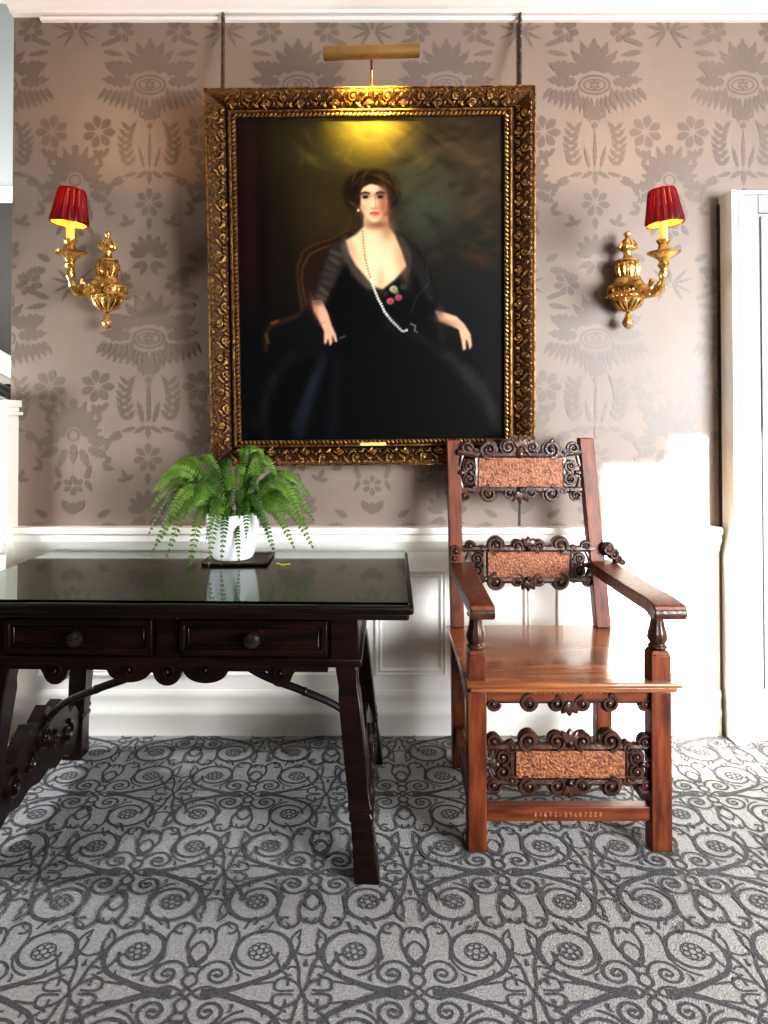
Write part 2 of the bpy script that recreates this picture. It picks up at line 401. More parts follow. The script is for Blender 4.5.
for k in range(6):
    a = k*PI/3+.3; quad.append((spir(rx+.0165*math.cos(a), ry+.0165*math.sin(a), 0.0082, 0.0082, 0, 2*PI, 9), LW*.5))
quad.append((spir(rx, ry, 0.0275, 0.0275, 0, 2*PI, 16), LW*.4))
quad.append((spir(0.062, 0.055, 0.012, 0.003, D(200), D(420), 8), [.011-.001*i for i in range(9)]))
quad.append((bez((mx_, 0.105), (mx_-.05, 0.115), (mx_-.055, 0.165), (mx_-.02, 0.19), 8), LW*.8))
quad.append((bez((mx_-.04, 0.05), (mx_-.07, 0.075), (mx_-.06, 0.10), (mx_-.085, 0.112), 7), LW*.8))
# hub petals
quad.append((bez((0.012, 0), (0.03, 0.022), (0.055, 0.02), (0.075, 0.0), 7), LW*.9))
quad.append((bez((0, 0.014), (0.02, 0.022), (0.022, 0.04), (0.0, 0.055), 7), LW*.9))
quad.append(([(0.012, 0), (0, 0.014)], LW*.9))
# small curl beside the hub
quad.append((bez((0.01, 0.045), (0.02, 0.10), (0.075, 0.10), (0.088, 0.058), 9), LW))
quad.append((spir(0.058, 0.052, 0.031, 0.008, D(10), D(-330), 18), LW))
# teardrop on the axis and crossing ribbons
quad.append((bez((0, 0.072), (0.03, 0.09), (0.028, 0.135), (0.0, 0.150), 8), LW*.9))
quad.append((bez((-0.022, 0.066), (0.01, 0.085), (0.045, 0.13), (0.028, 0.168), 8), LW*.9))
quad.append((bez((0.028, 0.168), (0.02, 0.205), (-0.01, 0.20), (-0.012, 0.175), 7), LW*.8))
quad.append((spir(0.058, 0.186, 0.034, 0.008, D(215), D(-110), 18), LW))
quad.append((bez((0.092, 0.19), (0.10, 0.205), (0.10, 0.225), (0.118, 0.232), 6), LW*.8))
# leafy cross motif half way along the row
mx = 0.2535
quad.append((bez((mx, 0.0), (mx-.02, 0.03), (mx-.004, 0.06), (mx-.026, 0.098), 8), LW*.9))
quad.append((bez((mx-.006, 0.018), (mx-.035, 0.045), (mx-.06, 0.05), (mx-.064, 0.02), 7), LW*.9))
quad.append((bez((mx-.064, 0.02), (mx-.066, 0.0), (mx-.04, 0.004), (mx-.02, 0.006), 6), LW*.8))
quad.append((bez((mx-.062, 0.028), (mx-.085, 0.03), (mx-.10, 0.02), (mx-.112, 0.024), 5), LW*.8))
quad.append(([(mx-.035, .018), (mx-.035, .04)], LW*.8)); quad.append(([(mx-.058, .034), (mx-.03, .05)], LW*.8))
quad.append((bez((mx-.026, 0.098), (mx-.03, 0.12), (mx-.015, 0.14), (mx-.022, 0.16), 6), LW*.8))
# tendril barbs
for (x, y, a, l) in ((mx-.018, .07, 150, .026), (mx-.024, .095, 120, .024), (mx-.004, .075, 40, .02), (.225, .16, 40, .028), (.20, .19, 70, .028),
                     (.105, .03, 60, .024), (.165, .042, 25, .024), (.112, .205, 20, .022), (.10, .165, 200, .018)):
    quad.append((bez((x, y), (x+l*.4*math.cos(D(a)), y+l*.4*math.sin(D(a))), (x+l*.8*math.cos(D(a+25)), y+l*.8*math.sin(D(a+25))), (x+l*math.cos(D(a+45)), y+l*math.sin(D(a+45))), 4), [.008, .007, .005, .004, .002]))
CWX, CWY = 0.507, 0.403
for r in range(-3, 4):
    yy = 1.563 + r*CWY
    for c in range(-5, 8):
        xx = 0.102 + c*CWX - (CWX/2 if r % 2 else 0)
        if xx < -2.0 or xx > 2.6: continue
        kk = 0
        for sx_ in (1, -1):
            for sy_ in (1, -1):
                for pts, w in quad:
                    kk += 1
                    q = [(xx+sx_*px_, yy+sy_*py_) for px_, py_ in pts]
                    if max(p[1] for p in q) > 2.80: continue
                    strip(fl, q, w, 0.0006+(kk+(r % 2)*140)*1e-5, 1)
struct(fl.build('floor', [M['carpet'], M['carpet_dark']], smooth=False, fix=False))

# unseen front wall behind the camera; window openings shaped to throw the stepped sun patch
fw = MB()
opens = [(2.73, 3.00, 1.00, 2.165), (3.00, 4.35, 1.00, 2.275)]
xs = sorted(set([-3.2, XR] + [o[0] for o in opens] + [o[1] for o in opens]))
for x0, x1 in zip(xs[:-1], xs[1:]):
    op = [o for o in opens if o[0] <= x0+1e-6 and o[1] >= x1-1e-6]
    if op:
        fw.box((x0, YF-.1, 0), (x1, YF, op[0][2])); fw.box((x0, YF-.1, op[0][3]), (x1, YF, ZC))
    else: fw.box((x0, YF-.1, 0), (x1, YF, ZC))
struct(fw.build('wall_front', M['paper'], smooth=False))

# dado: board with framed panels, chair rail, baseboard
XD1 = 1.37                       # stops at the door casing
XD0 = XL
wd = MB(); DY = 2.805
wd.box((XD0, DY, 0), (XD1, WY, ZR-.004))
def panel_frame(px0, px1, y0=569, y1=676):
    a = P(px0, y0, DY); b = P(px1, y1, DY)
    x0, x1, z1, z0 = a.x, b.x, a.z, b.z
    w = 0.034
    prof = [(0, 0), (0.004, 0.010), (0.010, 0.012), (0.016, 0.006), (0.024, 0.010), (0.030, 0.004), (w, -0.001)]
    cor = [(x0, z0, 1, 1), (x1, z0, -1, 1), (x1, z1, -1, -1), (x0, z1, 1, -1)]
    vs = []
    for (x, z, sx, sz) in cor:
        for u, d in prof: vs.append((x+sx*u, DY-d, z+sz*u))
    n = len(prof); fs = []
    for c in range(4):
        for i in range(n-1): fs.append((c*n+i, ((c+1)%4)*n+i, ((c+1)%4)*n+i+1, c*n+i+1))
    wd.add(vs, fs)
for a, b in ((36, 180), (206, 348), (374, 447), (473, 531), (556, 640), (666, 716)): panel_frame(a, b)
struct(wd.build('trim_1', M['white'], bevel=0))
def extr(name, prof, x0, x1, m):
    e = MB(); e.prism(prof, 'x', x0, x1); return struct(e.build(name, m))
z = lambda y, Y=2.79: P(300, y, Y).z
extr('trim_2', [(WY, z(527)), (2.770, z(527)), (2.766, z(529)), (2.768, z(533)), (2.780, z(535)), (2.778, z(541)), (2.790, z(545)), (2.797, z(551)), (2.804, z(553)), (WY, z(553))], XD0-.02, XD1, M['white'])
zz = lambda y: P(300, y, 2.80).z
extr('baseboard_back', [(WY, 0), (2.795, 0), (2.795, zz(717)), (2.791, zz(715)), (2.791, zz(711)), (2.797, zz(708)), (2.799, zz(700)), (2.795, zz(697)), (2.795, zz(693)), (2.801, zz(690)), (WY, zz(690))], XD0, XD1, M['white'])
sm = MB(); xs0 = P(519.5, 500, WY).x; sm.box((xs0-.0035, WY-.004, ZR), (xs0+.0035, WY, zt)); struct(sm.build('trim_7', M['hall_dark']))
# cornice and picture rail
zc = P(300, 12, 2.78).z
cn = MB()
cp = [(0.0, zc), (0.035, zc), (0.04, zc+.012), (0.06, zc+.018), (0.10, zc+.05), (0.14, zc+.085), (0.15, ZC), (0.0, ZC)]
n = len(cp)
va = [(XR, WY-d, h) for d, h in cp] + [(XL, WY-d, h) for d, h in cp]
fs = []
for s_ in range(1):
    for i in range(n): fs.append((s_*n+i, s_*n+(i+1) % n, (s_+1)*n+(i+1) % n, (s_+1)*n+i))
fs += [tuple(range(n)), tuple(range(2*n-1, n-1, -1))]
cn.add(va, fs); struct(cn.build('trim_3', M['ceil']))
pr = MB(); zr0 = P(300, 20, WY-.02).z; zr1 = P(300, 14.5, WY-.02).z
pr.prism([(WY, zr0), (WY-.018, zr0+.002), (WY-.024, zr0+.012), (WY-.018, zr1-.006), (WY-.012, zr1), (WY, zr1)], 'x', P(42, 20, WY).x, XR)
struct(pr.build('trim_4', M['ceil']))
# end of the papered wall (return into the stair hall)
wall_box('wall_hall', (XL-.004, WY+.12, 0), (XL+.10, 4.5, 4.0), M['hall_grey'])

# stair hall seen through the gap on the left
hf = 4.4
hw = MB(); hw.box((-3.2, hf, 0), (XL+.1, hf+.1, P(5, 192, hf).z), 0); hw.box((-3.2, hf, P(5, 192, hf).z), (XL+.1, hf+.1, 4.0), 1)
struct(hw.build('wall_far', [M['hall_dark'], M['hall_grey']], smooth=False))
hm = MB(); hm.prism([(hf, P(5, 203, hf).z), (hf-.03, P(5, 200, hf).z), (hf-.05, P(5, 193, hf).z), (hf-.05, P(5, 189, hf).z), (hf, P(5, 188, hf).z)], 'x', -3.2, XL)
struct(hm.build('trim_5', M['white']))
ss = MB(); q0, q1, q2, q3 = P(-60, 318, 3.6), P(14, 360, 3.6), P(14, 393, 3.6), P(-60, 352, 3.6)
ss.prism([(q0.x, q0.z), (q1.x, q1.z), (q2.x, q2.z), (q3.x, q3.z)], 'y', 3.6, 3.66)
for k in (0.35, 0.6):
    a = q0.lerp(q3, k); b = q1.lerp(q2, k); ss.tube([(a.x, 3.598, a.z), (b.x, 3.598, b.z)], 0.008, 6)
struct(ss.build('trim_6', M['white']))
hr = MB(); a, b = P(-60, 362, 3.5), P(16, 402, 3.5)
hr.tube([(a.x, 3.5, a.z), (b.x, 3.5, b.z)], 0.05, 10, flat=1.0)
hr.box((-2.6, 3.56, 0), (XL-.01, 3.58, P(5, 384, 3.56).z))
tag(hr.build('stair_handrail', M['rail_dark']), 'black stair handrail in the hall beyond the left end of the wall', 'handrail')

# newel post
zcap = P(8, 400, 2.76).z
npx = P(7.5, 450, 2.735).x
nw = thing('newel_post', 'cream panelled newel post with square cap at the left wall end', 'newel post', (npx-.09, 2.80, 0))
t = MB(); t.box((npx-.18, 2.735, 0), (npx, 2.86, zcap-.055)); t.build('post', M['white'], nw, bevel=.004)
t = MB()
t.box((npx-.20, 2.715, zcap-.028), (npx+.012, 2.88, zcap)); t.box((npx-.195, 2.72, zcap-.06), (npx+.018, 2.875, zcap-.046))
t.box((npx-.185, 2.73, zcap-.046), (npx+.002, 2.865, zcap-.028)); t.build('cap', M['white'], nw, bevel=.004)
t = MB()
zz0 = P(3, 527, 2.73).z; zz1 = P(3, 553, 2.73).z
t.box((npx-.2, 2.722, zz1), (npx-.012, 2.735, zz1+.03)); t.box((npx-.2, 2.715, zz1+.03), (npx-.006, 2.735, zz0-.02)); t.box((npx-.2, 2.705, zz0-.02), (npx-.002, 2.735, zz0))
t.build('moulding', M['white'], nw, bevel=.003)

# door at the right
dr = bpy.data.objects.new('door_1', None); COL.objects.link(dr); dr['kind'] = 'structure'
DF = 2.715
dx0 = P(732.5, 300, DF).x; dzt = P(740, 189.5, DF).z
c = MB()
c.box((dx0, DF, 0), (dx0+.017, WY, dzt)); c.box((dx0+.017, DF+.004, 0), (dx0+.03, WY, dzt-.001)); c.box((dx0+.028, DF-.003, 0), (dx0+.036, WY, dzt-.002))
c.box((dx0+.036, DF+.006, 0), (dx0+.043, WY, dzt-.004)); c.box((dx0+.043, DF+.001, 0), (dx0+.047, WY, dzt-.008))
c.box((dx0+.047, DF+.012, dzt-.012), (dx0+1.05, WY, dzt)); c.box((dx0+1.05, DF, 0), (dx0+1.1, WY, dzt))
c.build('casing', M['white'], dr, bevel=.0025)
c = MB(); lx = dx0+.047; ly = DF+.022
px0 = P(759, 300, ly).x; pz1 = P(760, 213, ly).z
c.box((lx, ly+.012, 0), (dx0+1.05, WY-.01, dzt-.012))
c.box((lx, ly, 0), (px0, ly+.012, dzt-.012)); c.box((px0, ly, pz1), (dx0+1.05, ly+.012, dzt-.012))
c.box((px0+.012, ly+.004, 0.2), (dx0+.95, ly+.012, pz1-.012))
c.build('leaf', M['door'], dr, bevel=.003)
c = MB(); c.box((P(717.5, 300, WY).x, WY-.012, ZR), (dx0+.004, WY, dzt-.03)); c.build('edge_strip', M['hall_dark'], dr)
for ch in dr.children: ch['kind'] = 'structure'

# ------------------------------------------------------------------ gilt framed portrait
def srgb(c): return [(x/255/12.92 if x/255 <= .04045 else ((x/255+.055)/1.055)**2.4) for x in c]
def paint_canvas():
    S = 2; x0, y0, x1, y1 = 236, 113, 508, 439
    W, Hh = (x1-x0)*S, (y1-y0)*S
    yy, xx = np.mgrid[0:Hh, 0:W].astype(np.float32); X = xx/S+x0; Yv = yy/S+y0
    img = np.zeros((Hh, W, 3), np.float32)
    def blur(m, s):
        s *= S; k = int(max(1, 3*s)); g = np.exp(-.5*(np.arange(-k, k+1)/s)**2); g /= g.sum()
        m = np.pad(m, k, mode='edge')
        m = np.apply_along_axis(lambda r: np.convolve(r, g, 'valid'), 1, m)
        return np.apply_along_axis(lambda r: np.convolve(r, g, 'valid'), 0, m)
    def poly(pts):
        m = np.zeros((Hh, W), bool); n = len(pts)
        for i in range(n):
            (ax_, ay), (bx, by) = pts[i], pts[(i+1) % n]
            if ay == by: continue
            c = ((ay > Yv) != (by > Yv)) & (X < (bx-ax_)*(Yv-ay)/(by-ay)+ax_); m ^= c
        return m.astype(np.float32)
    def ell(cx, cy, a, b, ang=0):
        c_, s_ = math.cos(ang), math.sin(ang); u = (X-cx)*c_+(Yv-cy)*s_; v = -(X-cx)*s_+(Yv-cy)*c_
        return ((u/a)**2+(v/b)**2 < 1).astype(np.float32)
    def gauss(cx, cy, a, b, ang=0):
        c_, s_ = math.cos(ang), math.sin(ang); u = (X-cx)*c_+(Yv-cy)*s_; v = -(X-cx)*s_+(Yv-cy)*c_
        return np.exp(-.5*((u/a)**2+(v/b)**2)).astype(np.float32)
    def put(m, col, op=1.0, b=0):
        nonlocal img
        if b: m = blur(m, b)
        m = (m*op)[..., None]; img = img*(1-m)+np.array(col, np.float32)*m
    def line(pts, w, col, op=1.0, b=.4):
        m = np.zeros((Hh, W), np.float32)
        for (p, q) in zip(pts[:-1], pts[1:]):
            dx, dy = q[0]-p[0], q[1]-p[1]; d2 = dx*dx+dy*dy+1e-9
            t = np.clip(((X-p[0])*dx+(Yv-p[1])*dy)/d2, 0, 1)
            m = np.maximum(m, (np.hypot(X-p[0]-t*dx, Yv-p[1]-t*dy) < w/2).astype(np.float32))
        put(m, col, op, b)
    rng = np.random.RandomState(3)
    img[:] = (30, 27, 20)
    put(gauss(238, 230, 34, 140), (34, 18, 18), .95); put(gauss(262, 220, 5, 120), (20, 14, 13), .7); put(gauss(250, 250, 4, 90), (46, 24, 24), .6); put(gauss(285, 200, 6, 100), (24, 22, 15), .7)
    put(gauss(372, 140, 60, 30), (84, 78, 34), .85); put(gauss(330, 205, 28, 28), (66, 52, 28), .7)
    put(gauss(462, 178, 55, 50), (74, 58, 40), .85); put(gauss(430, 205, 22, 26), (66, 78, 62), .85); put(gauss(418, 175, 20, 22), (70, 70, 46), .6)
    for k in range(110):
        a = rng.uniform(-.7, -.1) if k % 3 else rng.uniform(.2, .8)
        cx, cy = rng.uniform(395, 505), rng.uniform(118, 255)
        col = [(92, 74, 52), (38, 33, 24), (74, 60, 44), (30, 30, 24)][k % 4]
        put(gauss(cx, cy, rng.uniform(4, 12), rng.uniform(1.5, 4), a), col, rng.uniform(.2, .5))
    for k in range(40):
        put(gauss(rng.uniform(300, 440), rng.uniform(113, 165), rng.uniform(4, 10), rng.uniform(1.2, 3), rng.uniform(-1.2, 1.2)), [(92, 84, 36), (50, 44, 22), (104, 96, 48)][k % 3], .3)
    put(gauss(470, 330, 45, 80), (26, 28, 27), .9); put((Yv > 300).astype(np.float32), (15, 17, 18), .9, 25)
    put(gauss(480, 255, 12, 5, .3), (72, 44, 28), .6)
    # chair back and arm
    put(poly([(300, 305), (297, 262), (303, 245), (325, 233), (350, 228), (352, 300), (330, 310)]), (40, 26, 20), .9, 1.5)
    line([(301, 306), (297, 275), (297, 260), (303, 246), (315, 239), (332, 234), (346, 228), (352, 215)], 3.0, (66, 46, 24), .8, .9)
    line([(305, 300), (301, 275), (302, 262), (309, 250), (322, 243), (338, 239)], 1.3, (112, 82, 44), .6, .6)
    line([(298, 310), (282, 316), (270, 320), (264, 328), (263, 345)], 5, (70, 46, 24), .55, 1.2); line([(270, 318), (276, 316)], 3, (130, 92, 52), .6, .8); line([(264, 330), (266, 338)], 2.4, (120, 84, 44), .6, .7)
    # dress
    put(poly([(346, 228), (332, 240), (322, 262), (314, 288), (316, 305), (322, 325), (328, 345), (280, 365), (252, 400), (246, 438), (505, 438), (500, 400), (485, 372), (472, 352), (440, 335), (440, 310), (436, 285), (428, 262), (420, 246), (404, 232), (398, 226), (385, 240)]), (13, 12, 13), 1, 1.6)
    # sheer sleeves
    put(poly([(345, 230), (332, 240), (322, 262), (313, 290), (315, 302), (324, 298), (334, 280), (344, 262), (352, 248)]), (56, 50, 44), .75, 1.6)
    for k in range(7):
        y = 246+7.5*k; line([(331-2.6*k+rng.uniform(-1, 2), y), (342-3*k+rng.uniform(-2, 2), y+5+rng.uniform(-2, 2))], rng.uniform(1.4, 3.2), (122, 106, 90), rng.uniform(.25, .55), 1.3)
    put(poly([(398, 230), (412, 238), (426, 258), (434, 285), (436, 300), (428, 296), (416, 270), (406, 250)]), (38, 37, 34), .85, 1.8)
    line([(428, 262), (430, 280), (418, 292), (411, 310)], 1.2, (66, 64, 60), .6, .6)
    # chest, neck
    skin = (226, 188, 146)
    put(poly([(346, 236), (358, 229), (365, 222), (365, 212), (388, 212), (389, 223), (396, 231), (402, 246), (407, 262), (396, 275), (383, 285), (376, 283), (367, 274), (356, 261), (350, 250)]), skin, 1, 1.0)
    put(gauss(384, 263, 9, 8), (236, 202, 164), .6); put(gauss(368, 250, 8, 14), (232, 196, 154), .5); put(gauss(388, 227, 5, 7), (150, 108, 76), .75); put(gauss(402, 256, 4, 16, -.25), (176, 128, 98), .6)
    put(poly([(364.5, 212), (388, 212), (389, 222), (384, 227), (372, 226), (365, 222)]), (176, 128, 96), .75, 1.6); put(gauss(379, 220.5, 8, 2.6), (112, 74, 54), .8)
    put(poly([(346, 236), (350, 252), (357, 264), (368, 277), (378, 286), (366, 284), (352, 270), (343, 252), (341, 240)]), (84, 74, 66), .7, 1.3)
    put(poly([(397, 230), (404, 246), (409, 262), (404, 272), (412, 268), (413, 250), (405, 234)]), (70, 60, 54), .7, 1.2)
    # hair, face
    put(poly([(346, 198), (343.5, 188), (346, 178), (353, 171), (362, 166.5), (373, 165), (385, 166.5), (395, 172), (401, 181), (402, 192), (398, 201), (390, 206), (360, 208), (351, 205)]), (33, 25, 17), 1, 1.8)
    for k in range(46):
        a_ = rng.uniform(0, 6.28); r_ = rng.uniform(.55, 1.05)
        put(gauss(373+26*r_*math.cos(a_), 187+19*r_*math.sin(a_), rng.uniform(3, 6), rng.uniform(.7, 1.5), a_+1.5+rng.uniform(-.5, .5)), [(70, 53, 34), (20, 14, 10), (92, 70, 44), (44, 33, 22)][k % 4], .5)
    put(poly([(361, 192), (361.5, 187), (364, 183.5), (368.5, 181), (372.5, 180), (378, 181), (383, 183), (387, 187), (389, 196), (387.5, 206), (383, 214), (377.5, 218.5), (373, 218.5), (366.5, 214), (362, 205)]), (228, 186, 146), 1, .8)
    put(poly([(357, 188), (360, 180), (366, 176.5), (372, 178.5), (369, 180.5), (364.5, 183), (361.8, 187), (361, 200), (357.5, 200)]), (34, 25, 17), .95, .7); put(poly([(371, 178.5), (378, 176.5), (387, 180), (392, 190), (391, 204), (388.6, 202), (388.4, 191), (385, 185.5), (379, 181.5)]), (34, 25, 17), .95, .7)
    put(gauss(374, 184.5, 6, 2.2), (240, 204, 164), .5); put(gauss(383.5, 186.5, 2.5, 2.5), (150, 104, 76), .6)
    for (p, q) in (((360, 181), (368, 177.5)), ((373, 176), (384, 179)), ((352, 184), (360, 174)), ((388, 176), (396, 186)), ((349, 196), (355, 201)), ((393, 198), (398, 192))): line([p, q], .9, (96, 74, 48), .5, .6)
    put(gauss(386, 203, 3.5, 10), (168, 104, 76), .75); put(gauss(364, 204, 3.2, 4), (214, 134, 104), .55); put(gauss(383, 204, 3.2, 4), (190, 108, 82), .45)
    for ex in (366.3, 381.5):
        line([(ex-4, 189.6), (ex, 188.4), (ex+4, 189.6)], 1.3, (52, 36, 26), .85, .4); put(ell(ex, 193, 3, 1.5), (60, 44, 36), .9, .5); put(ell(ex, 193, 1.1, 1.1), (14, 10, 10), .95, .25); put(gauss(ex, 190.8, 3.4, 1.5), (120, 80, 60), .6)
    line([(375.8, 193), (376.4, 200), (377, 203)], 1.4, (176, 118, 88), .7, .6); put(gauss(374, 199, 1.1, 5), (248, 216, 182), .7); put(gauss(375, 204.4, 2.6, 1), (160, 92, 70), .75)
    line([(371.5, 209.3), (375.4, 208.4), (379.4, 209.3)], 2.0, (172, 44, 40), .95, .4); put(gauss(375.5, 211, 2.6, .8), (190, 70, 60), .8); put(gauss(375.5, 213.4, 2.5, .7), (186, 132, 104), .6)
    put(ell(359, 206, 1.3, 1.3), (224, 214, 196), .85, .3)
    put(gauss(384, 196, 4, 12), (120, 76, 54), .5); put(gauss(366.3, 191.5, 4.2, 2.6), (112, 74, 54), .55); put(gauss(381.5, 191.5, 4.4, 2.6), (96, 62, 46), .6)
    line([(362, 204), (366.5, 213), (373, 218), (377.5, 218), (383, 213.5), (387, 206)], 1.3, (150, 102, 76), .6, .8)
    put(gauss(374, 258, 4, 14, .1), (244, 212, 172), .5); put(gauss(381, 276, 3, 8), (190, 140, 108), .5); put(gauss(352, 245, 3, 10, -.4), (176, 132, 100), .5)
    for ex in (366.3, 381.5): put(ell(ex, 193, 2.6, 1.5), (26, 18, 15), .9, .5); line([(ex-4, 189.2), (ex, 188), (ex+4, 189.2)], 1.5, (40, 28, 20), .85, .4)
    # forearms and hands
    arm = (204, 158, 128)
    put(poly([(311, 296), (321, 295), (327, 308), (331, 321), (335, 330), (336.5, 338), (334, 338), (331.5, 331), (331, 339), (328.5, 342), (327, 334), (325, 340), (322.6, 339), (322.5, 326), (318, 316), (313, 306)]), arm, 1, .7)
    put(gauss(314, 304, 2.2, 9, -.25), (150, 100, 80), .6); put(gauss(317, 297, 6, 3), (70, 56, 48), .7); line([(318, 320), (325, 317)], 1, (150, 120, 96), .6, .4)
    line([(339, 334), (344, 332)], 1.6, (130, 128, 126), .6, .6)
    put(poly([(436, 307), (446, 309), (458, 313), (466, 321), (472, 331), (473.5, 343), (471, 347), (469, 338), (467, 335), (467.5, 346), (464.5, 348), (462.5, 336), (460, 326), (450, 321), (440, 317)]), arm, 1, .7)
    put(gauss(448, 319, 9, 2, .3), (142, 96, 76), .7); put(gauss(440, 309, 4, 5), (78, 62, 54), .65)
    # pearls
    path = [(363, 227), (364, 240), (365.5, 254), (369, 268), (373, 281), (378, 294), (385, 308), (391, 316), (398, 323), (403, 328), (408, 326)]
    tot = [0]
    for p, q in zip(path[:-1], path[1:]): tot.append(tot[-1]+math.hypot(q[0]-p[0], q[1]-p[1]))
    s_ = 0
    while s_ < tot[-1]:
        i = max(j for j in range(len(tot)) if tot[j] <= s_); i = min(i, len(path)-2); t = (s_-tot[i])/(tot[i+1]-tot[i])
        cx, cy = path[i][0]+t*(path[i+1][0]-path[i][0]), path[i][1]+t*(path[i+1][1]-path[i][1])
        lowp = s_ > tot[4]-6
        put(ell(cx, cy, 1.35 if lowp else 1.1, 1.35 if lowp else 1.1), (214, 210, 196) if lowp else (160, 116, 66), .95, .25); s_ += 2.9
    line([(411, 320), (416, 322), (415, 327), (418, 329)], 1.4, (150, 146, 138), .7, .5)
    # corsage
    for (cx, cy, r, col) in ((394, 285, 4.2, (176, 178, 138)), (396.5, 288, 2.6, (120, 132, 92)), (390.5, 297, 3.9, (190, 92, 96)), (399, 293.5, 3.8, (178, 84, 92)), (404, 283, 3.5, (52, 66, 46)), (386, 290, 3, (44, 56, 40))):
        put(ell(cx, cy, r, r*.85), col, .9, .7); put(gauss(cx+.6, cy+.6, r*.35, r*.3), [c_*.5 for c_ in col], .7)
    # skirt folds
    for (p, q, w, col, op) in (((322, 352), (296, 432), 9, (36, 44, 54), .6), ((312, 372), (290, 425), 5, (50, 60, 72), .5), ((336, 356), (330, 434), 8, (20, 25, 32), .7), ((272, 372), (252, 424), 9, (34, 34, 32), .6), ((262, 392), (262, 432), 6, (40, 42, 42), .5),
                               ((290, 350), (268, 380), 7, (30, 32, 34), .6), ((385, 320), (420, 335), 4, (48, 48, 46), .5), ((420, 332), (446, 356), 6, (40, 37, 33), .6), ((450, 352), (478, 384), 12, (48, 48, 45), .6), ((468, 366), (494, 410), 14, (40, 42, 41), .55), ((486, 380), (498, 425), 8, (52, 52, 48), .35), ((440, 318), (444, 345), 4, (66, 48, 36), .55), ((398, 318), (388, 312), 3, (44, 44, 44), .5)):
        line([p, q], w, col, op, 3.0)
    img = np.clip(img + rng.normal(0, 1.2, (Hh, W, 1)), 0, 255)
    v = img/255.0; lin = np.where(v <= .04045, v/12.92, ((v+.055)/1.055)**2.4)
    return lin

fb = P(371.5, 463.5, 2.765); ft = P(372.5, 92.5, 2.672)
LEAN = math.atan2(2.765-2.672, ft.z-fb.z)
FW, FH = 1.24, (ft.z-fb.z)/math.cos(LEAN)
fr = thing('framed_portrait', 'large gilt carved frame with oil portrait of seated woman in black', 'painting', (0.005, 2.765, fb.z), world=False)
fr.rotation_euler = (LEAN, D(-0.55), 0)
BX, BZ = 0.112, 0.096
iw, ih = FW/2-BX, FH/2-BZ
# canvas
NX, NZ = 340, 408
lin = paint_canvas(); hh, ww = lin.shape[:2]
cw, chh = iw+.006, ih+.006
us = np.linspace(0, 1, NX+1); vsn = np.linspace(0, 1, NZ+1)
gx, gz = np.meshgrid(us, vsn)
co = np.stack([(gx*2-1)*cw, np.full_like(gx, -0.008), FH/2+(gz*2-1)*chh], -1).reshape(-1, 3)
idx = np.arange((NX+1)*(NZ+1)).reshape(NZ+1, NX+1)
qs = np.stack([idx[:-1, :-1], idx[:-1, 1:], idx[1:, 1:], idx[1:, :-1]], -1).reshape(-1, 4)
me = bpy.data.meshes.new('canvas'); me.from_pydata(co.tolist(), [], qs.tolist())
fx = np.clip(gx*(ww-1), 0, ww-1.001); fy = np.clip((1-gz)*(hh-1), 0, hh-1.001)
ix, iy = fx.astype(int), fy.astype(int); tx, ty = (fx-ix)[..., None], (fy-iy)[..., None]
pc = (lin[iy, ix]*(1-tx)+lin[iy, ix+1]*tx)*(1-ty)+(lin[iy+1, ix]*(1-tx)+lin[iy+1, ix+1]*tx)*ty
at = me.color_attributes.new('paint', 'FLOAT_COLOR', 'POINT')
at.data.foreach_set('color', np.concatenate([pc.reshape(-1, 3)*(pc.reshape(-1, 3)/(pc.reshape(-1, 3)+0.0042))*0.95, np.ones((pc.size//3, 1))], 1).astype(np.float32).ravel())
me.materials.append(M['canvas'])
o = bpy.data.objects.new('canvas', me); COL.objects.link(o); o.parent = fr
o['label'] = 'dark oil portrait of seated woman in black gown with long pearls'
# moulding
def frame_sweep(mb, prof, mi=0):
    n = len(prof); vs = []
    for sx, sz in ((-1, -1), (1, -1), (1, 1), (-1, 1)):
        for u, d in prof: vs.append((sx*(iw+u*BX), -d, FH/2+sz*(ih+u*BZ)))
    fs = []
    for c_ in range(4):
        for i in range(n-1): fs.append((c_*n+i, c_*n+i+1, ((c_+1) % 4)*n+i+1, ((c_+1) % 4)*n+i))
    mb.add(vs, fs, mi)
m_ = MB()
frame_sweep(m_, [(0, 0.004), (0, 0.022), (.06, .026), (.12, .022), (.16, .026), (.24, .030), (.28, .024), (.34, .020), (.45, .026), (.6, .040), (.74, .052), (.82, .060), (.90, .064), (.96, .060), (1.0, .050), (1.0, 0.0), (.5, -.002), (0, .004)])
def volute3(mb, f, cx, cz, r, a0, dr_, turns, w, n=16, boss=True, mi=0, rend=.22, flat=1.0):
    pts = []; rad = []
    for i in range(n+1):
        t = i/n; rr = r*(1-(1-rend)*t); a = a0+dr_*2*PI*turns*t
        pts.append(f(cx+rr*math.cos(a), cz+rr*math.sin(a))); rad.append(w*(1-.4*t))
    mb.tube(pts, rad, 6, mi, flat=flat)
    if boss: mb.ball(f(cx, cz), w*1.25, 8, 5, mi)
def fpos(side, s_, u):   # position along a frame side at depth of the profile
    lx_, lz_ = iw+u*BX, ih+u*BZ
    d = .029+.032*max(0, (u-.34)/.5)
    if side == 0: return Vector((s_, -d, FH/2+lz_))
    if side == 1: return Vector((s_, -d, FH/2-lz_))
    if side == 2: return Vector((-lx_, -d, FH/2+s_))
    return Vector((lx_, -d, FH/2+s_))
